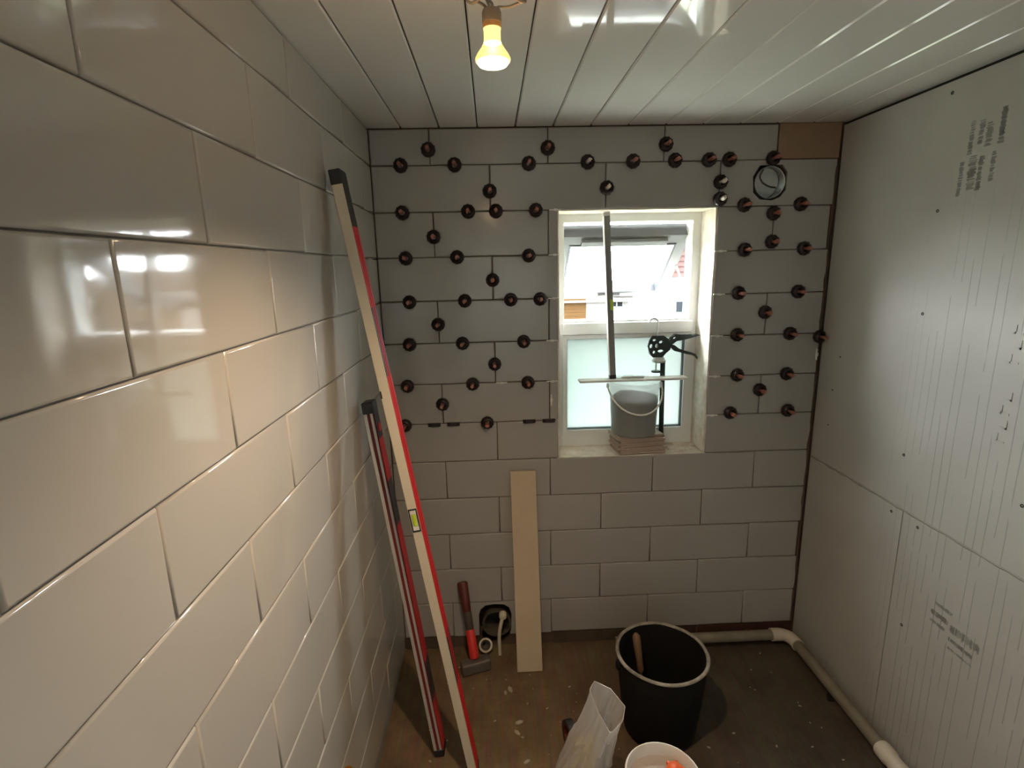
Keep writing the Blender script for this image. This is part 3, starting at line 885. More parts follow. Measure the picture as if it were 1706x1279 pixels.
# ------------------------------------------------------------------ spirit levels leaning on the left wall
def level_root(name, base, top, label, group):
    d = Vector(top) - Vector(base)
    R = frame_from(d, (0, 1, 0))
    return thing(name, label, 'spirit level', base, R, group), d.length

# long level: base on the floor, head against the tiles
t, L = level_root('spirit_level', (0.300, -0.562, 0.0035), (0.0305, -0.545, 1.778), 'long spirit level, cream edge and red side, leaning on the left wall', 'spirit levels leaning on the left wall')
hx, hy = 0.0135, 0.028
bm = bmesh.new(); box(bm, -hx, hx - 0.0005, -hy, hy, 0.02, L - 0.035, 0.002)
link('body', bm, ALU, t)
def red_face(t, x, y0, y1, segs, wdt=0.0012):
    for (a, b, m_) in segs:
        bm = bmesh.new(); box(bm, x, x + wdt, y0, y1, a, b, 0.0003)
        link('side_panel' if m_ is RED else 'grip', bm, m_, t)
red_face(t, hx - 0.0006, -hy + 0.0006, hy - 0.002, [(0.02, 0.34, RED), (0.34, 0.50, BLACKP), (0.50, 1.28, RED), (1.28, 1.46, BLACKP), (1.46, 1.66, RED)])
red_face(t, hx - 0.0006, -hy + 0.0006, hy - 0.002, [(1.66, L - 0.035, BLACKP)])
bm = bmesh.new()
for yy in (-0.012, 0.006):
    box(bm, hx + 0.0004, hx + 0.0022, yy - 0.003, yy + 0.003, 0.03, 1.64, 0.0005)
link('side_rib', bm, RED, t)
for z0, z1 in ((0.0, 0.022), (L - 0.036, L)):
    bm = bmesh.new(); box(bm, -hx - 0.001, hx + 0.001, -hy - 0.001, hy + 0.001, z0, z1, 0.003)
    link('end_cap', bm, BLACKP, t)
vz = 0.875
bm = bmesh.new(); plate(bm, [rect(-0.0115, 0.0115, vz - 0.034, vz + 0.034), rect(-0.0085, 0.0085, vz - 0.030, vz + 0.030)], -hy - 0.0018, -hy + 0.001, lambda a, b, d: (a, d, b))
vf = link('vial_frame', bm, BLACKP, t)
bm = bmesh.new(); lathe(bm, [(0.0, -0.018), (0.007, -0.017), (0.0075, -0.012), (0.0078, 0.0), (0.0075, 0.012), (0.007, 0.017), (0.0, 0.018)], 12, Matrix.Translation((0, -hy + 0.0045, vz)))
link('vial', bm, VIAL, t, smooth=True)
bm = bmesh.new(); box(bm, -0.008, 0.008, -hy - 0.001, -hy + 0.001, vz + 0.0185, vz + 0.0295); box(bm, -0.008, 0.008, -hy - 0.001, -hy + 0.001, vz - 0.0295, vz - 0.0185)
link('vial_end', bm, WHITEP, t)
# hole cut by the upper grip
bm = bmesh.new(); box(bm, -hx - 0.0003, -hx + 0.004, -hy - 0.0004, -hy + 0.003, 1.225, 1.245)
link('edge_notch', bm, BLACKP, t)

# short level
t, L = level_root('spirit_level', (0.186, -0.480, 0.003), (0.033, -0.430, 1.172), 'shorter spirit level, red with silver striped edge, leaning low on the left wall', 'spirit levels leaning on the left wall')
hx, hy = 0.0145, 0.026
bm = bmesh.new(); box(bm, -hx, hx - 0.0005, -hy + 0.002, hy, 0.02, L - 0.03, 0.001)
link('body', bm, MAROON, t)
for xa, xb in ((-hx - 0.0003, -0.0055), (0.0035, 0.0105)):
    bm = bmesh.new(); box(bm, xa, xb, -hy - 0.0005, -hy + 0.003, 0.02, L - 0.03, 0.0005)
    link('silver_strip', bm, SILVER, t)
red_face(t, hx - 0.0006, -hy + 0.001, hy - 0.002, [(0.02, 0.20, RED), (0.20, 0.34, BLACKP), (0.34, 0.80, RED), (0.80, 0.94, BLACKP), (0.94, 1.07, RED), (1.07, L - 0.03, BLACKP)], 0.002)
for z0, z1 in ((0.0, 0.024), (L - 0.034, L)):
    bm = bmesh.new(); box(bm, -hx - 0.002, hx + 0.002, -hy - 0.002, hy + 0.002, z0, z1, 0.004)
    link('end_cap', bm, BLACKP, t)
bm = bmesh.new(); lathe(bm, [(0.014, 0), (0.014, 0.002), (0.010, 0.003), (0.0, 0.003)], 16, Matrix.Translation((hx + 0.001, 0, 1.10)) @ Matrix.Rotation(PI / 2, 4, 'Y'), cap0=True)
link('end_vial', bm, RED, t, smooth=True)

# ------------------------------------------------------------------ board, hammer, waste hole
t = bmesh.new()
b0, b1 = Vector((0.503, -0.152, 0.0)), Vector((0.4975, -0.0135, 0.774))
d = b1 - b0
R = frame_from(d, (0, 1, 0))
bm = t; box(bm, -0.049, 0.049, -0.006, 0.006, 0.0, d.length, 0.0015)
o = link('board_offcut', bm, PLANKM)
o.matrix_world = Matrix.Translation(b0 + Vector((0, 0, 0.002))) @ (R @ Matrix.Rotation(0.0, 3, 'Z')).to_4x4()
tag(o, 'pale narrow board offcut leaning against the tiled wall below the window', 'board')

hb, ht = Vector((0.292, -0.135, 0.026)), Vector((0.2455, -0.024, 0.318))
d = ht - hb
t = thing('lump_hammer', 'lump hammer standing on its head, dark and bright red handle', 'hammer', hb, frame_from(d, (0, 1, 0)))
L = d.length
Rl = t.matrix_world.to_3x3().inverted()
bm = bmesh.new()
hm = Rl.to_4x4() @ Matrix.Rotation(0.32, 4, 'Z')
box(bm, -0.058, 0.058, -0.022, 0.022, -0.023, 0.023, 0.006, hm)
link('head', bm, STEEL, t)
def shaft(nm, z0, z1, r0, r1, m_):
    bm = bmesh.new()
    lathe(bm, [(r0 * 0.9, z0), (r0, z0 + 0.004), ((r0 + r1) / 2, (z0 + z1) / 2), (r1, z1 - 0.004), (r1 * 0.85, z1)], 12, Matrix.Diagonal((1.15, 0.85, 1, 1)), True, True)
    link(nm, bm, m_, t, smooth=True)
shaft('red_grip', 0.026, 0.135, 0.0165, 0.0150, BRIGHTRED)
shaft('shaft', 0.133, 0.205, 0.0145, 0.0150, SHAFT)
shaft('dark_red_handle', 0.203, L, 0.0155, 0.0185, DKRED)

t = thing('waste_pipe_stub', 'dark soil pipe stub in the arched hole beside the pale board', 'pipe stub', (0.378, 0.0, 0.108))
bm = bmesh.new()
lathe(bm, [(0.054, 0.095), (0.054, 0.012), (0.060, 0.008), (0.060, -0.004), (0.053, -0.004), (0.050, 0.004), (0.049, 0.095)], 28, mt_out)
link('pipe_wall', bm, SOILP, t, smooth=True)
bm = bmesh.new(); box(bm, -0.05, 0.05, 0.088, 0.094, -0.05, 0.05)
link('pipe_back', bm, DARK, t)

t = thing('water_pipe', 'thin white water pipe with round tap end curving down from the waste hole', 'pipe', (0.404, -0.02, 0.158))
bm = bmesh.new()
tube(bm, smooth_path([(0.0, 0.004, 0.006), (0.0, -0.004, 0.002), (-0.006, -0.022, -0.012), (-0.014, -0.030, -0.045), (-0.017, -0.032, -0.09), (-0.016, -0.034, -0.156)], 5), 0.0075, 10)
link('pipe', bm, FITW, t, smooth=True)
bm = bmesh.new()
lathe(bm, [(0.0, -0.016), (0.012, -0.015), (0.0155, -0.010), (0.0155, 0.008), (0.010, 0.014), (0.008, 0.018)], 12, Matrix.Translation((0, -0.008, 0.006)) @ mt_out)
link('end_nut', bm, FITW, t, smooth=True)

t = thing('pipe_socket', 'cream plastic pipe end with open socket lying below the waste hole', 'pipe', (0.330, -0.030, 0.030))
bm = bmesh.new()
lathe(bm, [(0.018, 0.022), (0.018, -0.012), (0.021, -0.020), (0.027, -0.020), (0.0285, -0.014), (0.0285, 0.004), (0.023, 0.008), (0.023, 0.022), (0.018, 0.022)], 24, Matrix.Rotation(0.05, 4, 'Z') @ Matrix.Rotation(math.radians(-36), 4, 'X') @ mt_out)
link('socket', bm, FITW, t, smooth=True)
bm = bmesh.new()
lathe(bm, [(0.019, -0.012), (0.0165, -0.020), (0.0135, -0.018), (0.013, 0.01), (0.0, 0.012)], 20, Matrix.Rotation(0.05, 4, 'Z') @ Matrix.Rotation(math.radians(-36), 4, 'X') @ mt_out)
link('seal', bm, SOILP, t, smooth=True)

# ------------------------------------------------------------------ waste pipe round the corner
t = thing('waste_pipe', 'dusty white waste pipe along the foot of back and right walls', 'pipe', (0, 0, 0))
pr0 = 0.0205
bm = bmesh.new(); tube(bm, [(0.86, -0.064, 0.044), (1.515, -0.066, 0.046)], pr0, 16)
link('pipe', bm, PIPEW, t, smooth=True)
bm = bmesh.new()
arc = [(1.500, -0.066, 0.046), (1.530, -0.066, 0.046)] + [(1.530 + 0.044 * math.sin(a), -0.066 - 0.044 * (1 - math.cos(a)), 0.046) for a in (0.4, 0.8, 1.2, PI / 2)] + [(1.574, -0.135, 0.046)]
tube(bm, arc, [0.0255, 0.0255, 0.0245, 0.0245, 0.0245, 0.0245, 0.0255], 16)
link('elbow', bm, FITW, t, smooth=True)
bm = bmesh.new(); tube(bm, [(1.574, -0.13, 0.046), (1.577, -0.62, 0.043), (1.577, -0.64, 0.043)], pr0, 16)
link('pipe', bm, PIPEW, t, smooth=True)
bm = bmesh.new(); tube(bm, [(1.577, -0.592, 0.043), (1.577, -0.598, 0.043), (1.577, -0.632, 0.043), (1.577, -0.636, 0.043), (1.577, -0.66, 0.043), (1.577, -0.70, 0.043), (1.577, -0.705, 0.043)], [0.026, 0.0275, 0.0275, 0.0245, 0.0245, 0.0275, 0.026], 18)
link('coupling', bm, FITW, t, smooth=True)
bm = bmesh.new(); tube(bm, [(1.577, -0.70, 0.043), (1.577, -2.2, 0.036)], pr0, 16)
link('pipe', bm, PIPEW, t, smooth=True)
bm = bmesh.new()
dp = [(W - 0.004, -0.05 - 0.04 * i, 0.004 + 0.003 * noise.noise(Vector((i * 0.8, 4, 0)))) for i in range(60)]
tube(bm, dp, [0.008 + 0.006 * noise.noise(Vector((i * 0.7, 1, 3))) for i in range(60)], 6)
link('floor_edge_dirt', bm, SUB, wall_right, smooth=True)
for y in (-0.36, -1.2):
    bm = bmesh.new(); box(bm, 1.555, 1.600, y - 0.008, y + 0.008, 0.0, 0.028, 0.002)
    link('bracket', bm, BLACKP, t)

# ------------------------------------------------------------------ black bucket with a trowel
BC = Vector((0.925, -0.425, 0.0))
t = thing('builders_bucket', 'large black rubber bucket with dusty pale rim on the floor', 'bucket', BC)
bm = bmesh.new()
lathe(bm, [(0.0, 0.004), (0.112, 0.0), (0.118, 0.006), (0.126, 0.06), (0.1415, 0.225), (0.144, 0.25), (0.145, 0.283), (0.139, 0.283), (0.137, 0.25), (0.121, 0.06), (0.112, 0.014), (0.0, 0.012)], 40)
link('body', bm, RUBBER, t, smooth=True)
bm = bmesh.new()
ring = []
nseg = 48
for i in range(nseg):
    a = 2 * PI * i / nseg
    wob = 0.003 * noise.noise(Vector((math.cos(a) * 2, math.sin(a) * 2, 3)))
    R_ = 0.1455
    ring.append([bm.verts.new(((R_ + 0.0062 * math.cos(b)) * math.cos(a), (R_ + 0.0062 * math.cos(b)) * math.sin(a), 0.287 + wob + 0.0045 * math.sin(b))) for b in [2 * PI * k / 8 for k in range(8)]])
for i in range(nseg):
    A, B = ring[i], ring[(i + 1) % nseg]
    for k in range(8):
        bm.faces.new((A[k], B[k], B[(k + 1) % 8], A[(k + 1) % 8]))
link('rim', bm, DUSTRIM, t, smooth=True)
for s in (-1, 1):
    bm = bmesh.new()
    lathe(bm, [(0.0, 0.0), (0.016, 0.0), (0.016, 0.008), (0.008, 0.012), (0.0, 0.012)], 12, Matrix.Translation((0.1405 * s, 0, 0.245)) @ Matrix.Rotation(s * PI / 2, 4, 'Y'))
    link('handle_lug', bm, RUBBER, t, smooth=True)

tb, tt_ = Vector((0.885, -0.40, 0.055)), Vector((0.862, -0.335, 0.292))
d = tt_ - tb
t = thing('bucket_trowel', 'trowel with worn wooden handle standing inside the black bucket', 'trowel', tb, frame_from(d, (0.5, 1, 0)))
L = d.length
bm = bmesh.new(); lathe(bm, [(0.006, L - 0.135), (0.0125, L - 0.125), (0.0115, L - 0.09), (0.0140, L - 0.04), (0.0135, L - 0.01), (0.006, L)], 12, None, True, True)
link('handle', bm, WOODH, t, smooth=True)
bm = bmesh.new(); tube(bm, smooth_path([(0, 0, L - 0.13), (0, 0, L - 0.155), (0, 0.012, L - 0.175), (0, 0.004, L - 0.20)], 4), 0.0045, 8)
link('tang', bm, STEEL, t, smooth=True)
bm = bmesh.new(); plate(bm, [[(-0.045, 0.045), (0.045, 0.045), (0.038, -0.030), (-0.038, -0.030)]], -0.001, 0.001, lambda a, b, dd: (a, dd, b))
link('blade', bm, STEEL, t)

# ------------------------------------------------------------------ translucent bag, white bucket, tape roll, brass-capped pipe
t = thing('plastic_bag', 'translucent white plastic bag standing open at the top on the floor', 'bag', (0.565, -0.70, 0.0))
bx0, by0 = 0.565, -0.70
corners = [(0.728, -0.716, 0.362), (0.700, -0.664, 0.372), (0.660, -0.634, 0.374), (0.641, -0.657, 0.366), (0.657, -0.715, 0.342), (0.677, -0.770, 0.330), (0.715, -0.747, 0.346)]
tcx = sum(c[0] for c in corners) / len(corners); tcy = sum(c[1] for c in corners) / len(corners)
def top_at(a):
    d = Vector((math.cos(a), math.sin(a)))
    for k in range(len(corners)):
        p, q = corners[k], corners[(k + 1) % len(corners)]
        P = Vector((p[0] - tcx, p[1] - tcy)); E = Vector((q[0] - p[0], q[1] - p[1]))
        den = d.x * E.y - d.y * E.x
        if abs(den) < 1e-9: continue
        tt2 = (P.x * E.y - P.y * E.x) / den; uu = (P.x * d.y - P.y * d.x) / den
        if tt2 > 0 and -1e-6 <= uu <= 1 + 1e-6:
            return Vector((tcx + d.x * tt2, tcy + d.y * tt2, p[2] + (q[2] - p[2]) * uu))
    return Vector((tcx, tcy, 0.35))
bm = bmesh.new()
NS, NL = 56, 15
rings = []
for li in range(NL):
    f = li / (NL - 1)
    rg = []
    for i in range(NS):
        a = 2 * PI * i / NS
        ca, sa = math.cos(a), math.sin(a)
        bp = Vector((0.583 + 0.064 * math.copysign(abs(ca) ** 0.7, ca), -0.668 + 0.058 * math.copysign(abs(sa) ** 0.7, sa), 0.003))
        tp = top_at(a)
        p = bp.lerp(tp, f)
        bulge = 0.016 * math.sin(PI * min(1, f * 1.25)) if f < 0.8 else 0.0
        cr_ = abs(noise.noise(Vector((ca * 3.0 + f * 2.2, sa * 3.0 - f * 1.5, f * 3.0)))) * 0.020 + noise.noise(Vector((ca * 7, sa * 7, f * 9))) * 0.004
        k = (bulge - cr_ * (0.35 + math.sin(PI * f))) if li < NL - 1 else 0
        rg.append(bm.verts.new((p.x + ca * k - bx0, p.y + sa * k - by0, p.z)))
    rings.append(rg)
for a, b in zip(rings, rings[1:]):
    for i in range(NS):
        j = (i + 1) % NS
        bm.faces.new((a[i], a[j], b[j], b[i]))
bm.faces.new(rings[0][::-1])
bagb = link('bag_film', bm, BAGP, t, smooth=True)
bm = bmesh.new()
top = [top_at(2 * PI * i / NS) - Vector((bx0, by0, 0)) for i in range(NS)]
tube(bm, top + [top[0]], 0.0013, 6)
link('bag_lip', bm, BAGP, t, smooth=True)
bm = bmesh.new()
rr = random.Random(3)
for i in range(44):
    px, py, pz = rr.uniform(-0.004, 0.042), rr.uniform(0.012, 0.048), rr.uniform(0.015, 0.19)
    box(bm, -0.016, 0.016, -0.010, 0.010, -0.004, 0.004, 0.001, Matrix.Translation((px + pz * 0.26, py + pz * 0.02, pz)) @ Matrix.Rotation(rr.uniform(0, 3), 4, 'Z') @ Matrix.Rotation(rr.uniform(-1, 1), 4, 'X'))
c_ = link('bag_contents', bm, BAGY, t); c_['kind'] = 'stuff'

WBC = Vector((0.808, -0.812, 0.0))
t = thing('paint_bucket', 'white plastic bucket half full of pale slurry beside the bag', 'bucket', WBC)
bm = bmesh.new()
lathe(bm, [(0.0, 0.002), (0.080, 0.0), (0.083, 0.004), (0.093, 0.215), (0.0985, 0.222), (0.0985, 0.238), (0.0965, 0.2405), (0.0935, 0.2405), (0.0915, 0.236), (0.081, 0.008), (0.0, 0.006)], 36)
link('body', bm, CLAYW, t, smooth=True)
bm = bmesh.new()
lathe(bm, [(0.0, 0.200), (0.03, 0.202), (0.06, 0.198), (0.0900, 0.204), (0.0900, 0.194), (0.0, 0.192)], 30)
link('slurry', bm, SLURRY, t, smooth=True)
bm = bmesh.new()
tube(bm, [(0.097 * math.cos(a), 0.097 * math.sin(a) - 0.006 * math.sin(a), 0.225 - 0.085 * abs(math.sin(a))) for a in [PI + PI * i / 16 for i in range(17)]], 0.0025, 6)
link('bail', bm, CLAYW, t, smooth=True)
bm = bmesh.new()
lathe(bm, [(0.0, 0.0), (0.012, 0.0), (0.021, 0.006), (0.023, 0.014), (0.018, 0.020), (0.008, 0.024), (0.0, 0.025)], 16)
bmesh.ops.transform(bm, matrix=Matrix.Translation((0.852, -0.775, 0.199)) @ Matrix.Rotation(0.3, 4, 'X'), verts=bm.verts[:])
for k in range(6):
    a = k * PI / 3
    box(bm, 0.018, 0.026, -0.003, 0.003, 0.004, 0.016, 0.0, Matrix.Translation((0.852, -0.775, 0.199)) @ Matrix.Rotation(a, 4, 'Z'))
o = link('orange_cap', bm, ORANGE, smooth=True)
tag(o, 'orange ribbed plastic cap lying on the slurry in the white bucket', 'cap')

t = thing('tape_roll', 'dark reddish tape roll on the floor behind the plastic bag', 'tape roll', (0.612, -0.498, 0.0), Matrix.Rotation(0.25, 3, 'Z'))
bm = bmesh.new(); lathe(bm, [(0.036, -0.012), (0.048, -0.012), (0.049, 0), (0.048, 0.012), (0.036, 0.012), (0.036, -0.012)], 28, Matrix.Translation((0, 0, 0.049)) @ Matrix.Rotation(PI / 2, 4, 'Y'))
link('tape', bm, BLACKP, t, smooth=True)
bm = bmesh.new(); lathe(bm, [(0.033, -0.0118), (0.0362, -0.0118), (0.0362, 0.0118), (0.033, 0.0118), (0.033, -0.0118)], 28, Matrix.Translation((0, 0, 0.049)) @ Matrix.Rotation(PI / 2, 4, 'Y'))
link('core', bm, DKRED, t, smooth=True)

t = thing('copper_pipe_stub', 'upright copper pipe with bright brass end close to the left wall', 'pipe', (0.031, -0.905, 0.0))
bm = bmesh.new(); lathe(bm, [(0.0075, 0.0), (0.0075, 0.40)], 14, None, True, True)
link('pipe', bm, COPPER, t, smooth=True)
bm = bmesh.new(); lathe(bm, [(0.0078, 0.375), (0.0125, 0.378), (0.0125, 0.405), (0.0105, 0.410), (0.0075, 0.410), (0.0065, 0.402), (0.0065, 0.385), (0.0, 0.385)], 16)
link('brass_end', bm, BRASS, t, smooth=True)

# plaster chips on the floor
bm = bmesh.new()
rr = random.Random(12)
spots = [(0.449, -0.390, 0.011), (0.440, -0.431, 0.010), (0.423, -0.242, 0.012), (0.466, -0.540, 0.009), (0.405, -0.255, 0.008)] + [(rr.uniform(0.1, 1.5), rr.uniform(-1.2, -0.1), rr.uniform(0.0015, 0.0045)) for _ in range(120)]
for px, py, s in spots:
    if (px - 0.925) ** 2 + (py + 0.425) ** 2 < 0.02 or (px - 0.808) ** 2 + (py + 0.812) ** 2 < 0.014 or (px - 0.6) ** 2 + (py + 0.67) ** 2 < 0.012: continue
    r_ = bmesh.ops.create_icosphere(bm, subdivisions=1, radius=s, matrix=Matrix.Translation((px, py, s * 0.3)) @ Matrix.Rotation(rr.uniform(0, 3), 4, 'Z') @ Matrix.Diagonal((1.5, 0.8, 0.5, 1)))
CHIP = mat('plaster_chip', (0.40, 0.35, 0.28), 0.9, vary=(30, 0.5, (0.28, 0.24, 0.19)))
o = link('plaster_chips', bm, CHIP); o['kind'] = 'stuff'
o['label'] = 'small plaster chips and grit scattered over the dusty floor'; o['category'] = 'debris'

# ------------------------------------------------------------------ things on the window sill
SZ = WZ0 - 0.002
offs = [(0.000, 0.000, 0.00), (0.004, 0.003, 0.02), (-0.008, 0.000, -0.02), (0.003, 0.006, 0.03), (-0.003, 0.004, 0.00), (0.004, 0.010, 0.05), (-0.006, 0.006, 0.02), (-0.002, 0.010, 0.07)]
nm_ = ['lowest', 'second', 'third', 'fourth', 'fifth', 'sixth', 'seventh', 'topmost']
for i, (dx, dy, dr) in enumerate(offs):
    bm = bmesh.new()
    box(bm, -0.092, 0.092, 0.0, 0.118, 0.0, 0.0084, 0.0012)
    o = link('tile_offcut', bm, EXTILE)
    hz = SZ + 0.0025 + i * 0.0088
    o.matrix_world = Matrix.Translation((0.965 + dx, 0.004 + dy, hz)) @ Matrix.Rotation(0.10 + dr, 4, 'Z')
    tag(o, f'pale tile offcut, {nm_[i]} in the stack under the sill bucket' if i not in (0, 7) else f'pale tile offcut, {nm_[i]} of the stack under the bucket on the sill', 'tile offcut', 'tile offcuts stacked on the window sill')
BZ = SZ + 0.0025 + 8 * 0.0088 + 0.0005
t = thing('clear_bucket', 'clear plastic bucket of grey adhesive on tile offcuts in the window', 'bucket', (0.941, 0.062, BZ))
BH = 1.1035 - BZ
bm = bmesh.new()
lathe(bm, [(0.0, 0.001), (0.082, 0.0), (0.086, 0.004), (0.0950, BH - 0.022), (0.1010, BH - 0.021), (0.1018, BH - 0.008), (0.0985, BH), (0.096, BH)], 36)
link('body', bm, BUCKP, t, smooth=True)
bm = bmesh.new()
pts = [(0.0, 0.004), (0.080, 0.004), (0.083, 0.01), (0.0895, 0.125), (0.0905, 0.142), (0.082, 0.150), (0.05, 0.160), (0.0, 0.156)]
lathe(bm, pts, 32)
for v in bm.verts:
    if v.co.z > 0.1: v.co.z += 0.010 * noise.noise(Vector((v.co.x * 14, v.co.y * 14, 1)))
link('adhesive', bm, GREYMIX, t, smooth=True)
bm = bmesh.new()
path = [(0.105 * math.cos(a), -0.105 * abs(math.sin(a)) * 0.55 - 0.004, BH - 0.02 - 0.105 * abs(math.sin(a)) * 0.88 - (0.012 * math.cos(a) if False else 0)) for a in [PI * i / 18 for i in range(19)]]
tube(bm, [(x_, y_ - 0.045 * math.sin(PI * i / 18), z_) for i, (x_, y_, z_) in enumerate(path)], 0.0034, 8)
link('bail_handle', bm, WHITEP, t, smooth=True)
for s in (-1, 1):
    bm = bmesh.new()
    lathe(bm, [(0.0, 0.0), (0.010, 0.0), (0.010, 0.006), (0.0, 0.008)], 12, Matrix.Translation((0.1015 * s, 0, BH - 0.02)) @ Matrix.Rotation(s * PI / 2, 4, 'Y'))
    link('handle_lug', bm, WHITEP, t, smooth=True)

bm = bmesh.new(); box(bm, -0.209, 0.209, -0.024, 0.024, 0.0, 0.0085, 0.0015)
o = link('tile_strip', bm, WHITEP)
o.matrix_world = Matrix.Translation((0.931, 0.052, 1.1045)) @ Matrix.Rotation(0.02, 4, 'Z')
tag(o, 'narrow white strip of tile lying across the clear bucket', 'tile strip')
bm = bmesh.new(); lathe(bm, [(0.0, -0.046), (0.002, -0.040), (0.0038, -0.036), (0.0038, 0.046), (0.0, 0.046)], 8, Matrix.Translation((0.928, 0.050, 1.1170)) @ Matrix.Rotation(PI / 2, 4, 'Y'))
o = link('pencil', bm, SILVER, smooth=True); tag(o, 'short grey pencil lying on the white strip over the bucket', 'pencil')

lb, lt = Vector((0.8535, 0.056, 1.1132)), Vector((0.8215, 0.066, 1.7265))
d = lt - lb
t = thing('small_level', 'short silver box level standing upright on the strip in the window', 'spirit level', lb, frame_from(d, (0, 1, 0)))
L = d.length
BODYG = mat('level_grey_body', (0.26, 0.255, 0.25), 0.4, 0.3, vary=(6, 0.6, (0.21, 0.205, 0.20)))
bm = bmesh.new(); box(bm, -0.0105, 0.0115, -0.010, 0.010, 0.014, L - 0.012, 0.001)
link('body', bm, BODYG, t)
bm = bmesh.new(); box(bm, -0.0125, -0.0100, -0.011, 0.011, 0.014, L - 0.012, 0.0004)
link('bright_edge', bm, WHITEP, t)
bm = bmesh.new(); box(bm, 0.0005, 0.0118, -0.0108, 0.0108, 0.262, 0.302, 0.001)
link('vial', bm, VIAL, t)
for z0, z1, m_ in ((0, 0.0155, BLACKP), (L - 0.013, L, SILVER)):
    bm = bmesh.new(); box(bm, -0.0128, 0.0122, -0.0112, 0.0112, z0, z1, 0.0015)
    link('end_cap', bm, m_, t)

# caulking gun, nozzle end down behind the bucket
GY = 0.100
t = thing('caulking_gun', 'dark skeleton caulking gun standing nozzle down behind the clear bucket', 'caulking gun', (1.062, GY, SZ + 0.003))
g0 = Vector((1.062, GY, SZ + 0.003))
def G(x, z, y=0.0): return Vector((x, GY + y, z)) - g0
def gplate(nm, loops, th, m_, yo=0.0):
    bm = bmesh.new()
    plate(bm, loops, -th + yo, th + yo, lambda a, b, d: (a - g0.x, d, b - g0.z))
    return link(nm, bm, m_, t)
def ell(cx, cz, rx, rz, n=12): return [(cx + rx * math.cos(2*PI*i/n), cz + rz * math.sin(2*PI*i/n)) for i in range(n)]
gplate('body_plate', [[(1.000, 1.228), (1.008, 1.196), (1.020, 1.184), (1.058, 1.184), (1.072, 1.200), (1.088, 1.214), (1.092, 1.240), (1.078, 1.256), (1.060, 1.268), (1.018, 1.268), (1.006, 1.250)],
    ell(1.0115, 1.228, 0.006, 0.009), ell(1.034, 1.229, 0.006, 0.009), ell(1.050, 1.243, 0.008, 0.006), ell(1.050, 1.208, 0.012, 0.006), ell(1.024, 1.251, 0.007, 0.005), ell(1.024, 1.204, 0.006, 0.006)], 0.006, GUNM)
gplate('fixed_handle', [[(1.078, 1.250), (1.092, 1.232), (1.112, 1.246), (1.140, 1.250), (1.172, 1.258), (1.203, 1.267), (1.190, 1.271), (1.160, 1.270), (1.125, 1.271), (1.104, 1.274)], ell(1.103, 1.258, 0.007, 0.005), ell(1.116, 1.262, 0.004, 0.003)], 0.008, GUNM)
gplate('trigger', [[(1.082, 1.236), (1.090, 1.220), (1.104, 1.207), (1.120, 1.203), (1.150, 1.194), (1.175, 1.189), (1.188, 1.182), (1.196, 1.172), (1.197, 1.180), (1.188, 1.193), (1.170, 1.200), (1.148, 1.206), (1.122, 1.216), (1.104, 1.230)]], 0.006, GUNM)
bm = bmesh.new(); tube(bm, smooth_path([G(1.004, 1.322), G(1.008, 1.332), G(1.022, 1.336), G(1.034, 1.330), G(1.037, 1.318), G(1.037, 1.26), G(1.036, 1.18), G(1.034, 1.127)], 5), 0.0034, 8)
link('pull_rod', bm, RODM, t, smooth=True)
bm = bmesh.new(); lathe(bm, [(0.0, 0.0), (0.018, 0.0), (0.019, 0.003), (0.018, 0.006), (0.0, 0.006)], 18, Matrix.Translation(G(1.036, 1.124)))
link('plunger', bm, GUNM, t, smooth=True)
bm = bmesh.new(); lathe(bm, [(0.0, 0.0), (0.025, 0.0), (0.0265, 0.003), (0.0265, 0.008), (0.022, 0.011), (0.020, 0.020), (0.0, 0.020)], 20, Matrix.Translation(G(1.045, 1.164)))
link('collar', bm, RODM, t, smooth=True)
bm = bmesh.new()     # half-round cradle, open to the left
NA = 8
pa = []
for z in (1.168, 0.862):
    for rad in (0.0215, 0.0198):
        pa.append([bm.verts.new(G(1.049 + rad * math.cos(a) + (0.004 if z < 1 else 0), z, rad * math.sin(a))) for a in [-PI * 0.36 + PI * 0.72 * i / NA for i in range(NA + 1)]])
o1, i1, o2, i2 = pa
for i in range(NA):
    bm.faces.new((o1[i], o1[i+1], o2[i+1], o2[i])); bm.faces.new((i1[i+1], i1[i], i2[i], i2[i+1]))
    bm.faces.new((o1[i+1], o1[i], i1[i], i1[i+1])); bm.faces.new((o2[i], o2[i+1], i2[i+1], i2[i]))
for k in (0, NA):
    bm.faces.new((o1[k], o2[k], i2[k], i1[k]))
link('cradle', bm, GUNM, t, smooth=True)
bm = bmesh.new(); lathe(bm, [(0.012, 0.0), (0.0255, 0.0), (0.0265, 0.004), (0.0265, 0.014), (0.0245, 0.018), (0.012, 0.018), (0.012, 0.0)], 20, Matrix.Translation(G(1.051, 0.852)))
link('front_ring', bm, GUNM, t, smooth=True)
bm = bmesh.new(); lathe(bm, [(0.010, 0.034), (0.0085, 0.02), (0.0035, 0.0), (0.0, 0.0)], 14, Matrix.Translation(G(1.051, SZ + 0.006)))
link('nozzle', bm, WHITEP, t, smooth=True)

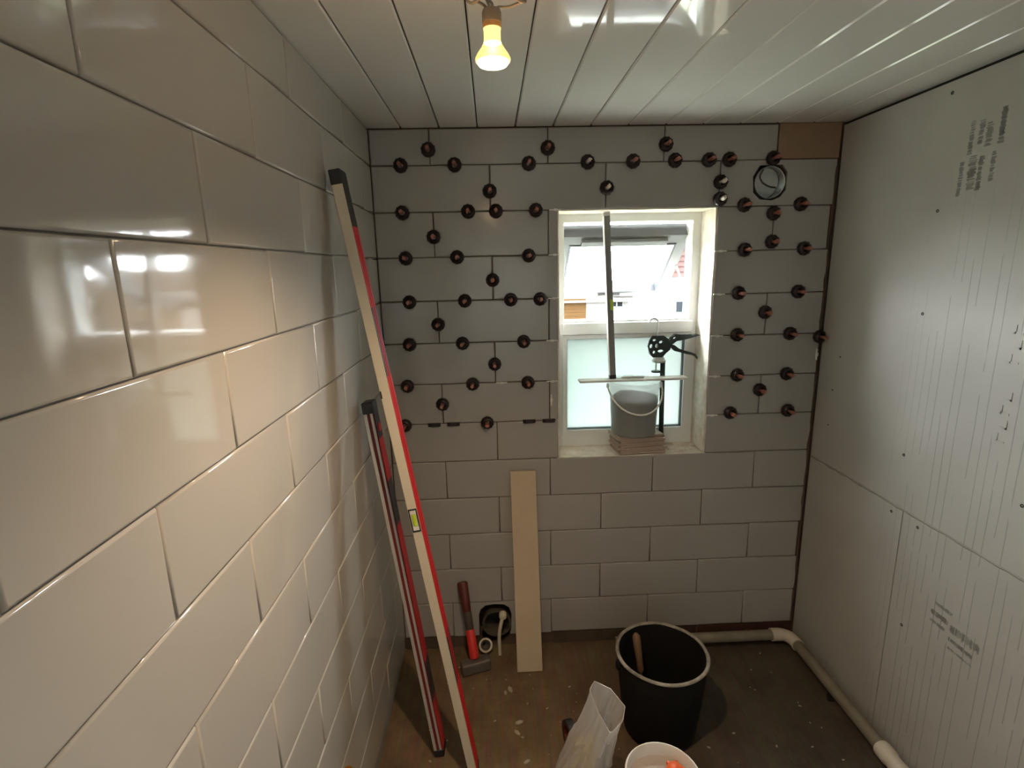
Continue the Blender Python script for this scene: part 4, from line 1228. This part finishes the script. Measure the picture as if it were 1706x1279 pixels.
# ------------------------------------------------------------------ hanging halogen lamp
t = thing('hanging_lamp', 'lit halogen spot lamp hanging bare from looped cables below the ceiling', 'lamp', (0.41, -1.10, 1.82))
GLOWN = emit_mat('lit_lamp_neck', (1.0, 0.66, 0.18), 0.42)
GLOWF = emit_mat('lit_lamp_lens', (1.0, 0.80, 0.42), 2.2)
REFL = emit_mat('lit_lamp_reflector', (1.0, 0.58, 0.14), 0.26)
REFL.node_tree.nodes['Principled BSDF'].inputs['Base Color'].default_value = (0.03, 0.02, 0.01, 1)
nt = REFL.node_tree
ot = [n for n in nt.nodes if n.type == 'OUTPUT_MATERIAL'][0]
mxs = nt.nodes.new('ShaderNodeMixShader'); mxs.inputs[0].default_value = 0.5
trn = nt.nodes.new('ShaderNodeBsdfTransparent')
nt.links.new(nt.nodes['Principled BSDF'].outputs[0], mxs.inputs[1]); nt.links.new(trn.outputs[0], mxs.inputs[2])
nt.links.new(mxs.outputs[0], ot.inputs[0])
bm = bmesh.new(); lathe(bm, [(0.0, -0.0035), (0.012, -0.003), (0.020, -0.0005), (0.0235, 0.004)], 28)
link('lens', bm, GLOWF, t, smooth=True)
bm = bmesh.new(); lathe(bm, [(0.0235, 0.004), (0.0250, 0.005), (0.0250, 0.008), (0.022, 0.0135), (0.0165, 0.021), (0.0125, 0.028)], 28)
link('reflector_glass', bm, REFL, t, smooth=True)
bm = bmesh.new(); lathe(bm, [(0.0125, 0.028), (0.0118, 0.031), (0.0118, 0.043), (0.0125, 0.046)], 24)
link('lamp_neck', bm, GLOWN, t, smooth=True)
NECK = mat('lamp_base_amber', (0.62, 0.36, 0.12), 0.5, vary=(40, 0.5, (0.5, 0.28, 0.09)))
bm = bmesh.new(); lathe(bm, [(0.0125, 0.046), (0.0128, 0.048), (0.0128, 0.053), (0.0120, 0.0535)], 20)
link('lamp_base', bm, NECK, t, smooth=True)
bm = bmesh.new(); lathe(bm, [(0.0, 0.0525), (0.0132, 0.0525), (0.0136, 0.055), (0.0136, 0.066), (0.012, 0.0695), (0.0, 0.0695)], 20)
link('lamp_holder', bm, CERAM, t, smooth=True)
loops = [
    [(0.004, 0.0, 0.068), (0.010, 0.002, 0.0735), (0.026, 0.006, 0.0760), (0.044, 0.003, 0.083), (0.046, -0.006, 0.094), (0.026, -0.004, 0.100), (0.008, 0.006, 0.125), (0.010, 0.004, 0.184)],
    [(-0.004, 0.0, 0.068), (-0.010, -0.003, 0.0735), (-0.022, 0.003, 0.083), (-0.030, 0.010, 0.097), (-0.016, 0.006, 0.112), (0.004, -0.004, 0.124), (0.012, 0.006, 0.184)],
    [(0.014, 0.004, 0.100), (0.020, -0.010, 0.088), (0.030, -0.012, 0.0795), (0.042, -0.002, 0.0785), (0.048, 0.010, 0.084), (0.040, 0.014, 0.092), (0.026, 0.012, 0.092), (0.018, 0.006, 0.112), (0.014, 0.004, 0.184)],
    [(-0.001, 0.002, 0.068), (-0.003, 0.006, 0.077), (-0.009, 0.004, 0.088), (-0.020, -0.004, 0.102), (-0.014, -0.008, 0.120), (0.008, 0.002, 0.150), (0.008, 0.002, 0.184)],
    [(0.001, -0.003, 0.068), (0.000, -0.006, 0.076), (-0.012, -0.006, 0.082), (-0.026, 0.000, 0.078), (-0.034, 0.004, 0.086), (-0.024, 0.004, 0.104), (0.002, 0.002, 0.130), (0.006, 0.002, 0.184)]]
for lp in loops:
    bm = bmesh.new(); tube(bm, smooth_path(lp, 6), 0.0019, 8)
    link('cable', bm, WIREM, t, smooth=True)

# ------------------------------------------------------------------ the street beyond the window
GZ = -2.9
GRASS = mat('grass_ground', (0.085, 0.105, 0.065), 0.95, vary=(0.4, 0.5, (0.105, 0.11, 0.09)), Specular_IOR_Level=0.0)
bm = bmesh.new(); box(bm, -60, 90, 0.6, 120, GZ - 0.5, GZ)
structure(link('ground', bm, GRASS))
ROAD = mat('road_tarmac', (0.13, 0.13, 0.13), 0.9, vary=(1, 0.5, (0.115, 0.115, 0.115)), Specular_IOR_Level=0.0)
bm = bmesh.new(); box(bm, -60, 90, 11.0, 17.0, GZ, GZ + 0.04)
structure(link('road', bm, ROAD))
RENDER_W = mat('white_render', (0.075, 0.073, 0.069), 0.9, vary=(1, 0.5, (0.068, 0.066, 0.062)), Specular_IOR_Level=0.0)
RENDER_C = mat('cream_render', (0.055, 0.044, 0.032), 0.9, vary=(1, 0.5, (0.048, 0.038, 0.028)), Specular_IOR_Level=0.0)
ROOF_R = mat('red_roof_tile', (0.034, 0.021, 0.019), 0.85, vary=(2, 0.5, (0.024, 0.014, 0.013)), Specular_IOR_Level=0.0)
ROOF_G = mat('grey_roof_slate', (0.030, 0.028, 0.027), 0.8, vary=(2, 0.5, (0.068, 0.065, 0.063)), Specular_IOR_Level=0.0)
BROWNW = mat('brown_garage', (0.026, 0.0145, 0.006), 0.7, vary=(4, 0.5, (0.022, 0.012, 0.005)), Specular_IOR_Level=0.0)
WGLASS = mat('house_glass', (0.007, 0.008, 0.009), 0.5, vary=(2, 0.5, (0.005, 0.006, 0.007)), Specular_IOR_Level=0.0)

def house(label, x0, x1, y0, y1, zeave, zridge, wallm, roofm, gable_front, wins, garage=None, courses=0):
    t = thing('house', label, 'house', (x0, y0, GZ))
    bm = bmesh.new()
    if gable_front:
        xm = (x0 + x1) / 2
        plate(bm, [[(x0, GZ), (x1, GZ), (x1, zeave), (xm, zridge), (x0, zeave)]], y0, y1, lambda a, b, d: (a - x0, d - y0, b - GZ))
    else:
        ym = (y0 + y1) / 2
        plate(bm, [[(y0, GZ), (y1, GZ), (y1, zeave), (ym, zridge), (y0, zeave)]], x0, x1, lambda a, b, d: (d - x0, a - y0, b - GZ))
    link('walls', bm, wallm, t)
    ov = 0.35
    for s in (0, 1):
        bm = bmesh.new()
        if gable_front:
            xm = (x0 + x1) / 2; xe = x0 if s == 0 else x1; sx = -1 if s == 0 else 1
            slope = (zridge - zeave) / (xm - x0)
            A = (xm, zridge + 0.05); B = (xe + sx * ov, zeave - slope * ov + 0.05)
            n = max(1, courses)
            for k in range(n):
                p = [A[0] + (B[0] - A[0]) * k / n, A[1] + (B[1] - A[1]) * k / n]
                q = [A[0] + (B[0] - A[0]) * (k + 1) / n, A[1] + (B[1] - A[1]) * (k + 1) / n]
                plate(bm, [[(p[0], p[1]), (q[0], q[1] + 0.04), (q[0], q[1] + 0.10), (p[0], p[1] + 0.06)]], y0 - ov, y1 + ov, lambda a, b, d: (a - x0, d - y0, b - GZ))
        else:
            ym = (y0 + y1) / 2; ye = y0 if s == 0 else y1; sy = -1 if s == 0 else 1
            slope = (zridge - zeave) / (ym - y0)
            A = (ym, zridge + 0.05); B = (ye + sy * ov, zeave - slope * ov + 0.05)
            n = max(1, courses)
            for k in range(n):
                p = [A[0] + (B[0] - A[0]) * k / n, A[1] + (B[1] - A[1]) * k / n]
                q = [A[0] + (B[0] - A[0]) * (k + 1) / n, A[1] + (B[1] - A[1]) * (k + 1) / n]
                plate(bm, [[(p[0], p[1]), (q[0], q[1] + 0.04), (q[0], q[1] + 0.10), (p[0], p[1] + 0.06)]], x0 - ov, x1 + ov, lambda a, b, d: (d - x0, a - y0, b - GZ))
        link('roof_slope', bm, roofm, t)
    for (wx, wz, ww, wh) in wins:
        bm = bmesh.new()
        plate(bm, [rect(wx, wx + ww, wz, wz + wh), rect(wx + 0.08, wx + ww/2 - 0.04, wz + 0.08, wz + wh - 0.08), rect(wx + ww/2 + 0.04, wx + ww - 0.08, wz + 0.08, wz + wh - 0.08)], y0 - 0.06, y0 + 0.02, lambda a, b, d: (a - x0, d - y0, b - GZ))
        f = link('window', bm, RENDER_W, t)
        bm = bmesh.new(); box(bm, wx + 0.05 - x0, wx + ww - 0.05 - x0, -0.03, 0.0, wz + 0.05 - GZ, wz + wh - 0.05 - GZ)
        link('window_glass', bm, WGLASS, f)
    if garage:
        gx, gz, gw, gh = garage
        bm = bmesh.new()
        for k in range(6):
            box(bm, gx - x0, gx + gw - x0, -0.08, 0.0, gz + gh * k / 6 - GZ + 0.02, gz + gh * (k + 1) / 6 - GZ)
        link('garage_door', bm, BROWNW, t)
    bm = bmesh.new()
    cx = x0 + (x1 - x0) * 0.3
    zc = zridge
    cy = (y0 + y1) / 2
    if gable_front: cx = (x0 + x1) / 2; cy = y0 + (y1 - y0) * 0.6
    box(bm, cx - 0.35 - x0, cx + 0.35 - x0, cy - 0.3 - y0, cy + 0.3 - y0, zc - 0.6 - GZ, zc + 0.9 - GZ)
    for dx in (-0.17, 0.17): lathe(bm, [(0.11, 0), (0.09, 0.35)], 10, Matrix.Translation((cx + dx - x0, cy - y0, zc + 0.9 - GZ)), False, True)
    link('chimney', bm, roofm if wallm is RENDER_C else wallm, t)
    return t
house('white rendered terrace with low grey roof and brown garage seen under the open sash', 2.6, 9.2, 32.5, 37, -0.75, -0.15, RENDER_W, ROOF_G, False, [(3.75, -1.5, 1.0, 0.9), (8.0, -1.15, 0.9, 0.7)], (4.95, -1.85, 1.5, 1.35))
hs = house('white house with steep red tiled gable beside the right window frame', 8.45, 13.25, 23.0, 27.0, 0.95, 6.2, RENDER_W, ROOF_R, True, [(8.95, -0.75, 0.8, 0.65)], None, 14)
hs.rotation_euler = (0, 0, -0.30)
bm = bmesh.new()
for k in range(22):        # tile-hung gable: overlapping courses
    z0 = 0.95 + 5.25 * k / 22; z1 = 0.95 + 5.25 * (k + 1) / 22
    hw0 = 2.4 * (1 - k / 22) - 0.04; hw1 = 2.4 * (1 - (k + 1) / 22) - 0.04
    if hw1 < 0: hw1 = 0.01
    q = [(2.4 - hw0, -0.13, z0 - GZ), (2.4 + hw0, -0.13, z0 - GZ), (2.4 + hw1, -0.05, z1 - GZ), (2.4 - hw1, -0.05, z1 - GZ)]
    f_ = [bm.verts.new(p) for p in q]; g_ = [bm.verts.new((p[0], 0.0, p[2])) for p in q]
    bm.faces.new(f_); bm.faces.new(g_[::-1])
    for i in range(4): bm.faces.new((f_[i], g_[i], g_[(i + 1) % 4], f_[(i + 1) % 4]))
link('tiled_gable', bm, ROOF_R, hs)
for sx in (-1, 1):
    bm = bmesh.new(); plate(bm, [[(2.4, 9.35), (2.4 + sx * 2.62, 3.55), (2.4 + sx * 2.62, 3.27), (2.4, 9.0)]], -0.42, -0.34, lambda a, b, d: (a, d, b))
    link('barge_board', bm, RENDER_W, hs)
house('cream house with red gabled roof farther along the street, mirrored in the tiles', 18.4, 24.5, 30.0, 37.0, -0.4, 1.9, RENDER_C, ROOF_R, True, [(19.6, -1.9, 1.2, 1.0), (22.0, -1.9, 1.2, 1.0)], None, 10)
house('white bungalow with grey roof at the far end, mirrored in the tiles', 27.5, 34.0, 30.0, 36.0, -0.5, 0.9, RENDER_W, ROOF_G, False, [(28.4, -1.9, 1.3, 1.0), (31.0, -1.9, 1.3, 1.0)])

# tree and parked car, seen only mirrored in the glossy tiles
LEAFM = mat('tree_leaf', (0.020, 0.030, 0.011), 0.8, vary=(1.5, 0.5, (0.012, 0.019, 0.007)), Specular_IOR_Level=0.0)
BARK = mat('tree_bark', (0.14, 0.10, 0.07), 0.9, vary=(3, 0.5, (0.10, 0.07, 0.05)))
t = thing('street_tree', 'bushy green tree across the street, mirrored in the left wall tiles', 'tree', (18.0, 21.0, GZ))
bm = bmesh.new(); tube(bm, [(0, 0, 0), (0.05, 0, 1.2), (0.0, 0.05, 2.4), (0.1, 0, 3.6)], [0.22, 0.17, 0.13, 0.06], 8)
for a in (0.3, 2.2, 4.4): tube(bm, [(0, 0, 1.7), (0.7 * math.cos(a), 0.7 * math.sin(a), 2.6), (1.1 * math.cos(a), 1.1 * math.sin(a), 3.4)], [0.09, 0.06, 0.03], 6)
link('trunk', bm, BARK, t, smooth=True)
rr = random.Random(5)
vs, fs = [], []
for i in range(2600):
    while True:
        p = Vector((rr.uniform(-1, 1), rr.uniform(-1, 1), rr.uniform(-1, 1)))
        if 0.5 < p.length < 1: break
    k = 1 + 0.25 * noise.noise(p * 3)
    c = Vector((p.x * 1.7 * k, p.y * 1.7 * k, 3.1 + p.z * 1.5 * k))
    u = Vector((rr.uniform(-1, 1), rr.uniform(-1, 1), rr.uniform(-1, 1))).normalized() * 0.12
    v = u.cross(Vector((rr.uniform(-1, 1), rr.uniform(-1, 1), rr.uniform(-1, 1)))).normalized() * 0.07
    n = len(vs)
    vs += [c - u, c + v, c + u, c - v]; fs.append((n, n + 1, n + 2, n + 3))
me = bpy.data.meshes.new('foliage'); me.from_pydata(vs, [], fs); me.materials.append(LEAFM)
o = bpy.data.objects.new('foliage', me); COL.objects.link(o); o.parent = t; o['kind'] = 'stuff'

CARP = mat('car_paint', (0.07, 0.071, 0.073), 0.3, vary=(2, 0.5, (0.064, 0.065, 0.067)), Specular_IOR_Level=0.0)
t = thing('parked_car', 'white parked hatchback on the street, mirrored in the left wall tiles', 'car', (13.6, 15.6, GZ + 0.04))
prof = [(-2.0, 0.35), (-1.95, 0.75), (-1.2, 0.92), (-0.6, 1.40), (0.9, 1.45), (1.6, 1.0), (1.95, 0.9), (2.0, 0.35)]
bm = bmesh.new(); plate(bm, [prof], -0.8, 0.8, lambda a, b, d: (a, d, b))
bmesh.ops.bevel(bm, geom=[e for e in bm.edges if len(e.link_faces) == 2 and e.calc_face_angle(0) > 0.8], offset=0.06, segments=2, affect='EDGES')
link('body', bm, CARP, t, smooth=True)
for s in (-1, 1):
    bm = bmesh.new(); plate(bm, [[(-0.95, 0.95), (-0.5, 1.34), (0.15, 1.36), (0.15, 0.95)], ], s * 0.795, s * 0.81, lambda a, b, d: (a, d, b))
    plate(bm, [[(0.22, 0.95), (0.22, 1.36), (0.85, 1.38), (1.3, 1.0)]], s * 0.795, s * 0.81, lambda a, b, d: (a, d, b))
    link('side_glass', bm, WGLASS, t)
    for x_ in (-1.25, 1.25):
        bm = bmesh.new(); lathe(bm, [(0.0, -0.1), (0.2, -0.1), (0.31, -0.09), (0.32, 0.0), (0.31, 0.09), (0.2, 0.1), (0.0, 0.1)], 20, Matrix.Translation((x_, s * 0.74, 0.32)) @ Matrix.Rotation(PI / 2, 4, 'X'))
        link('wheel', bm, RUBBER, t, smooth=True)
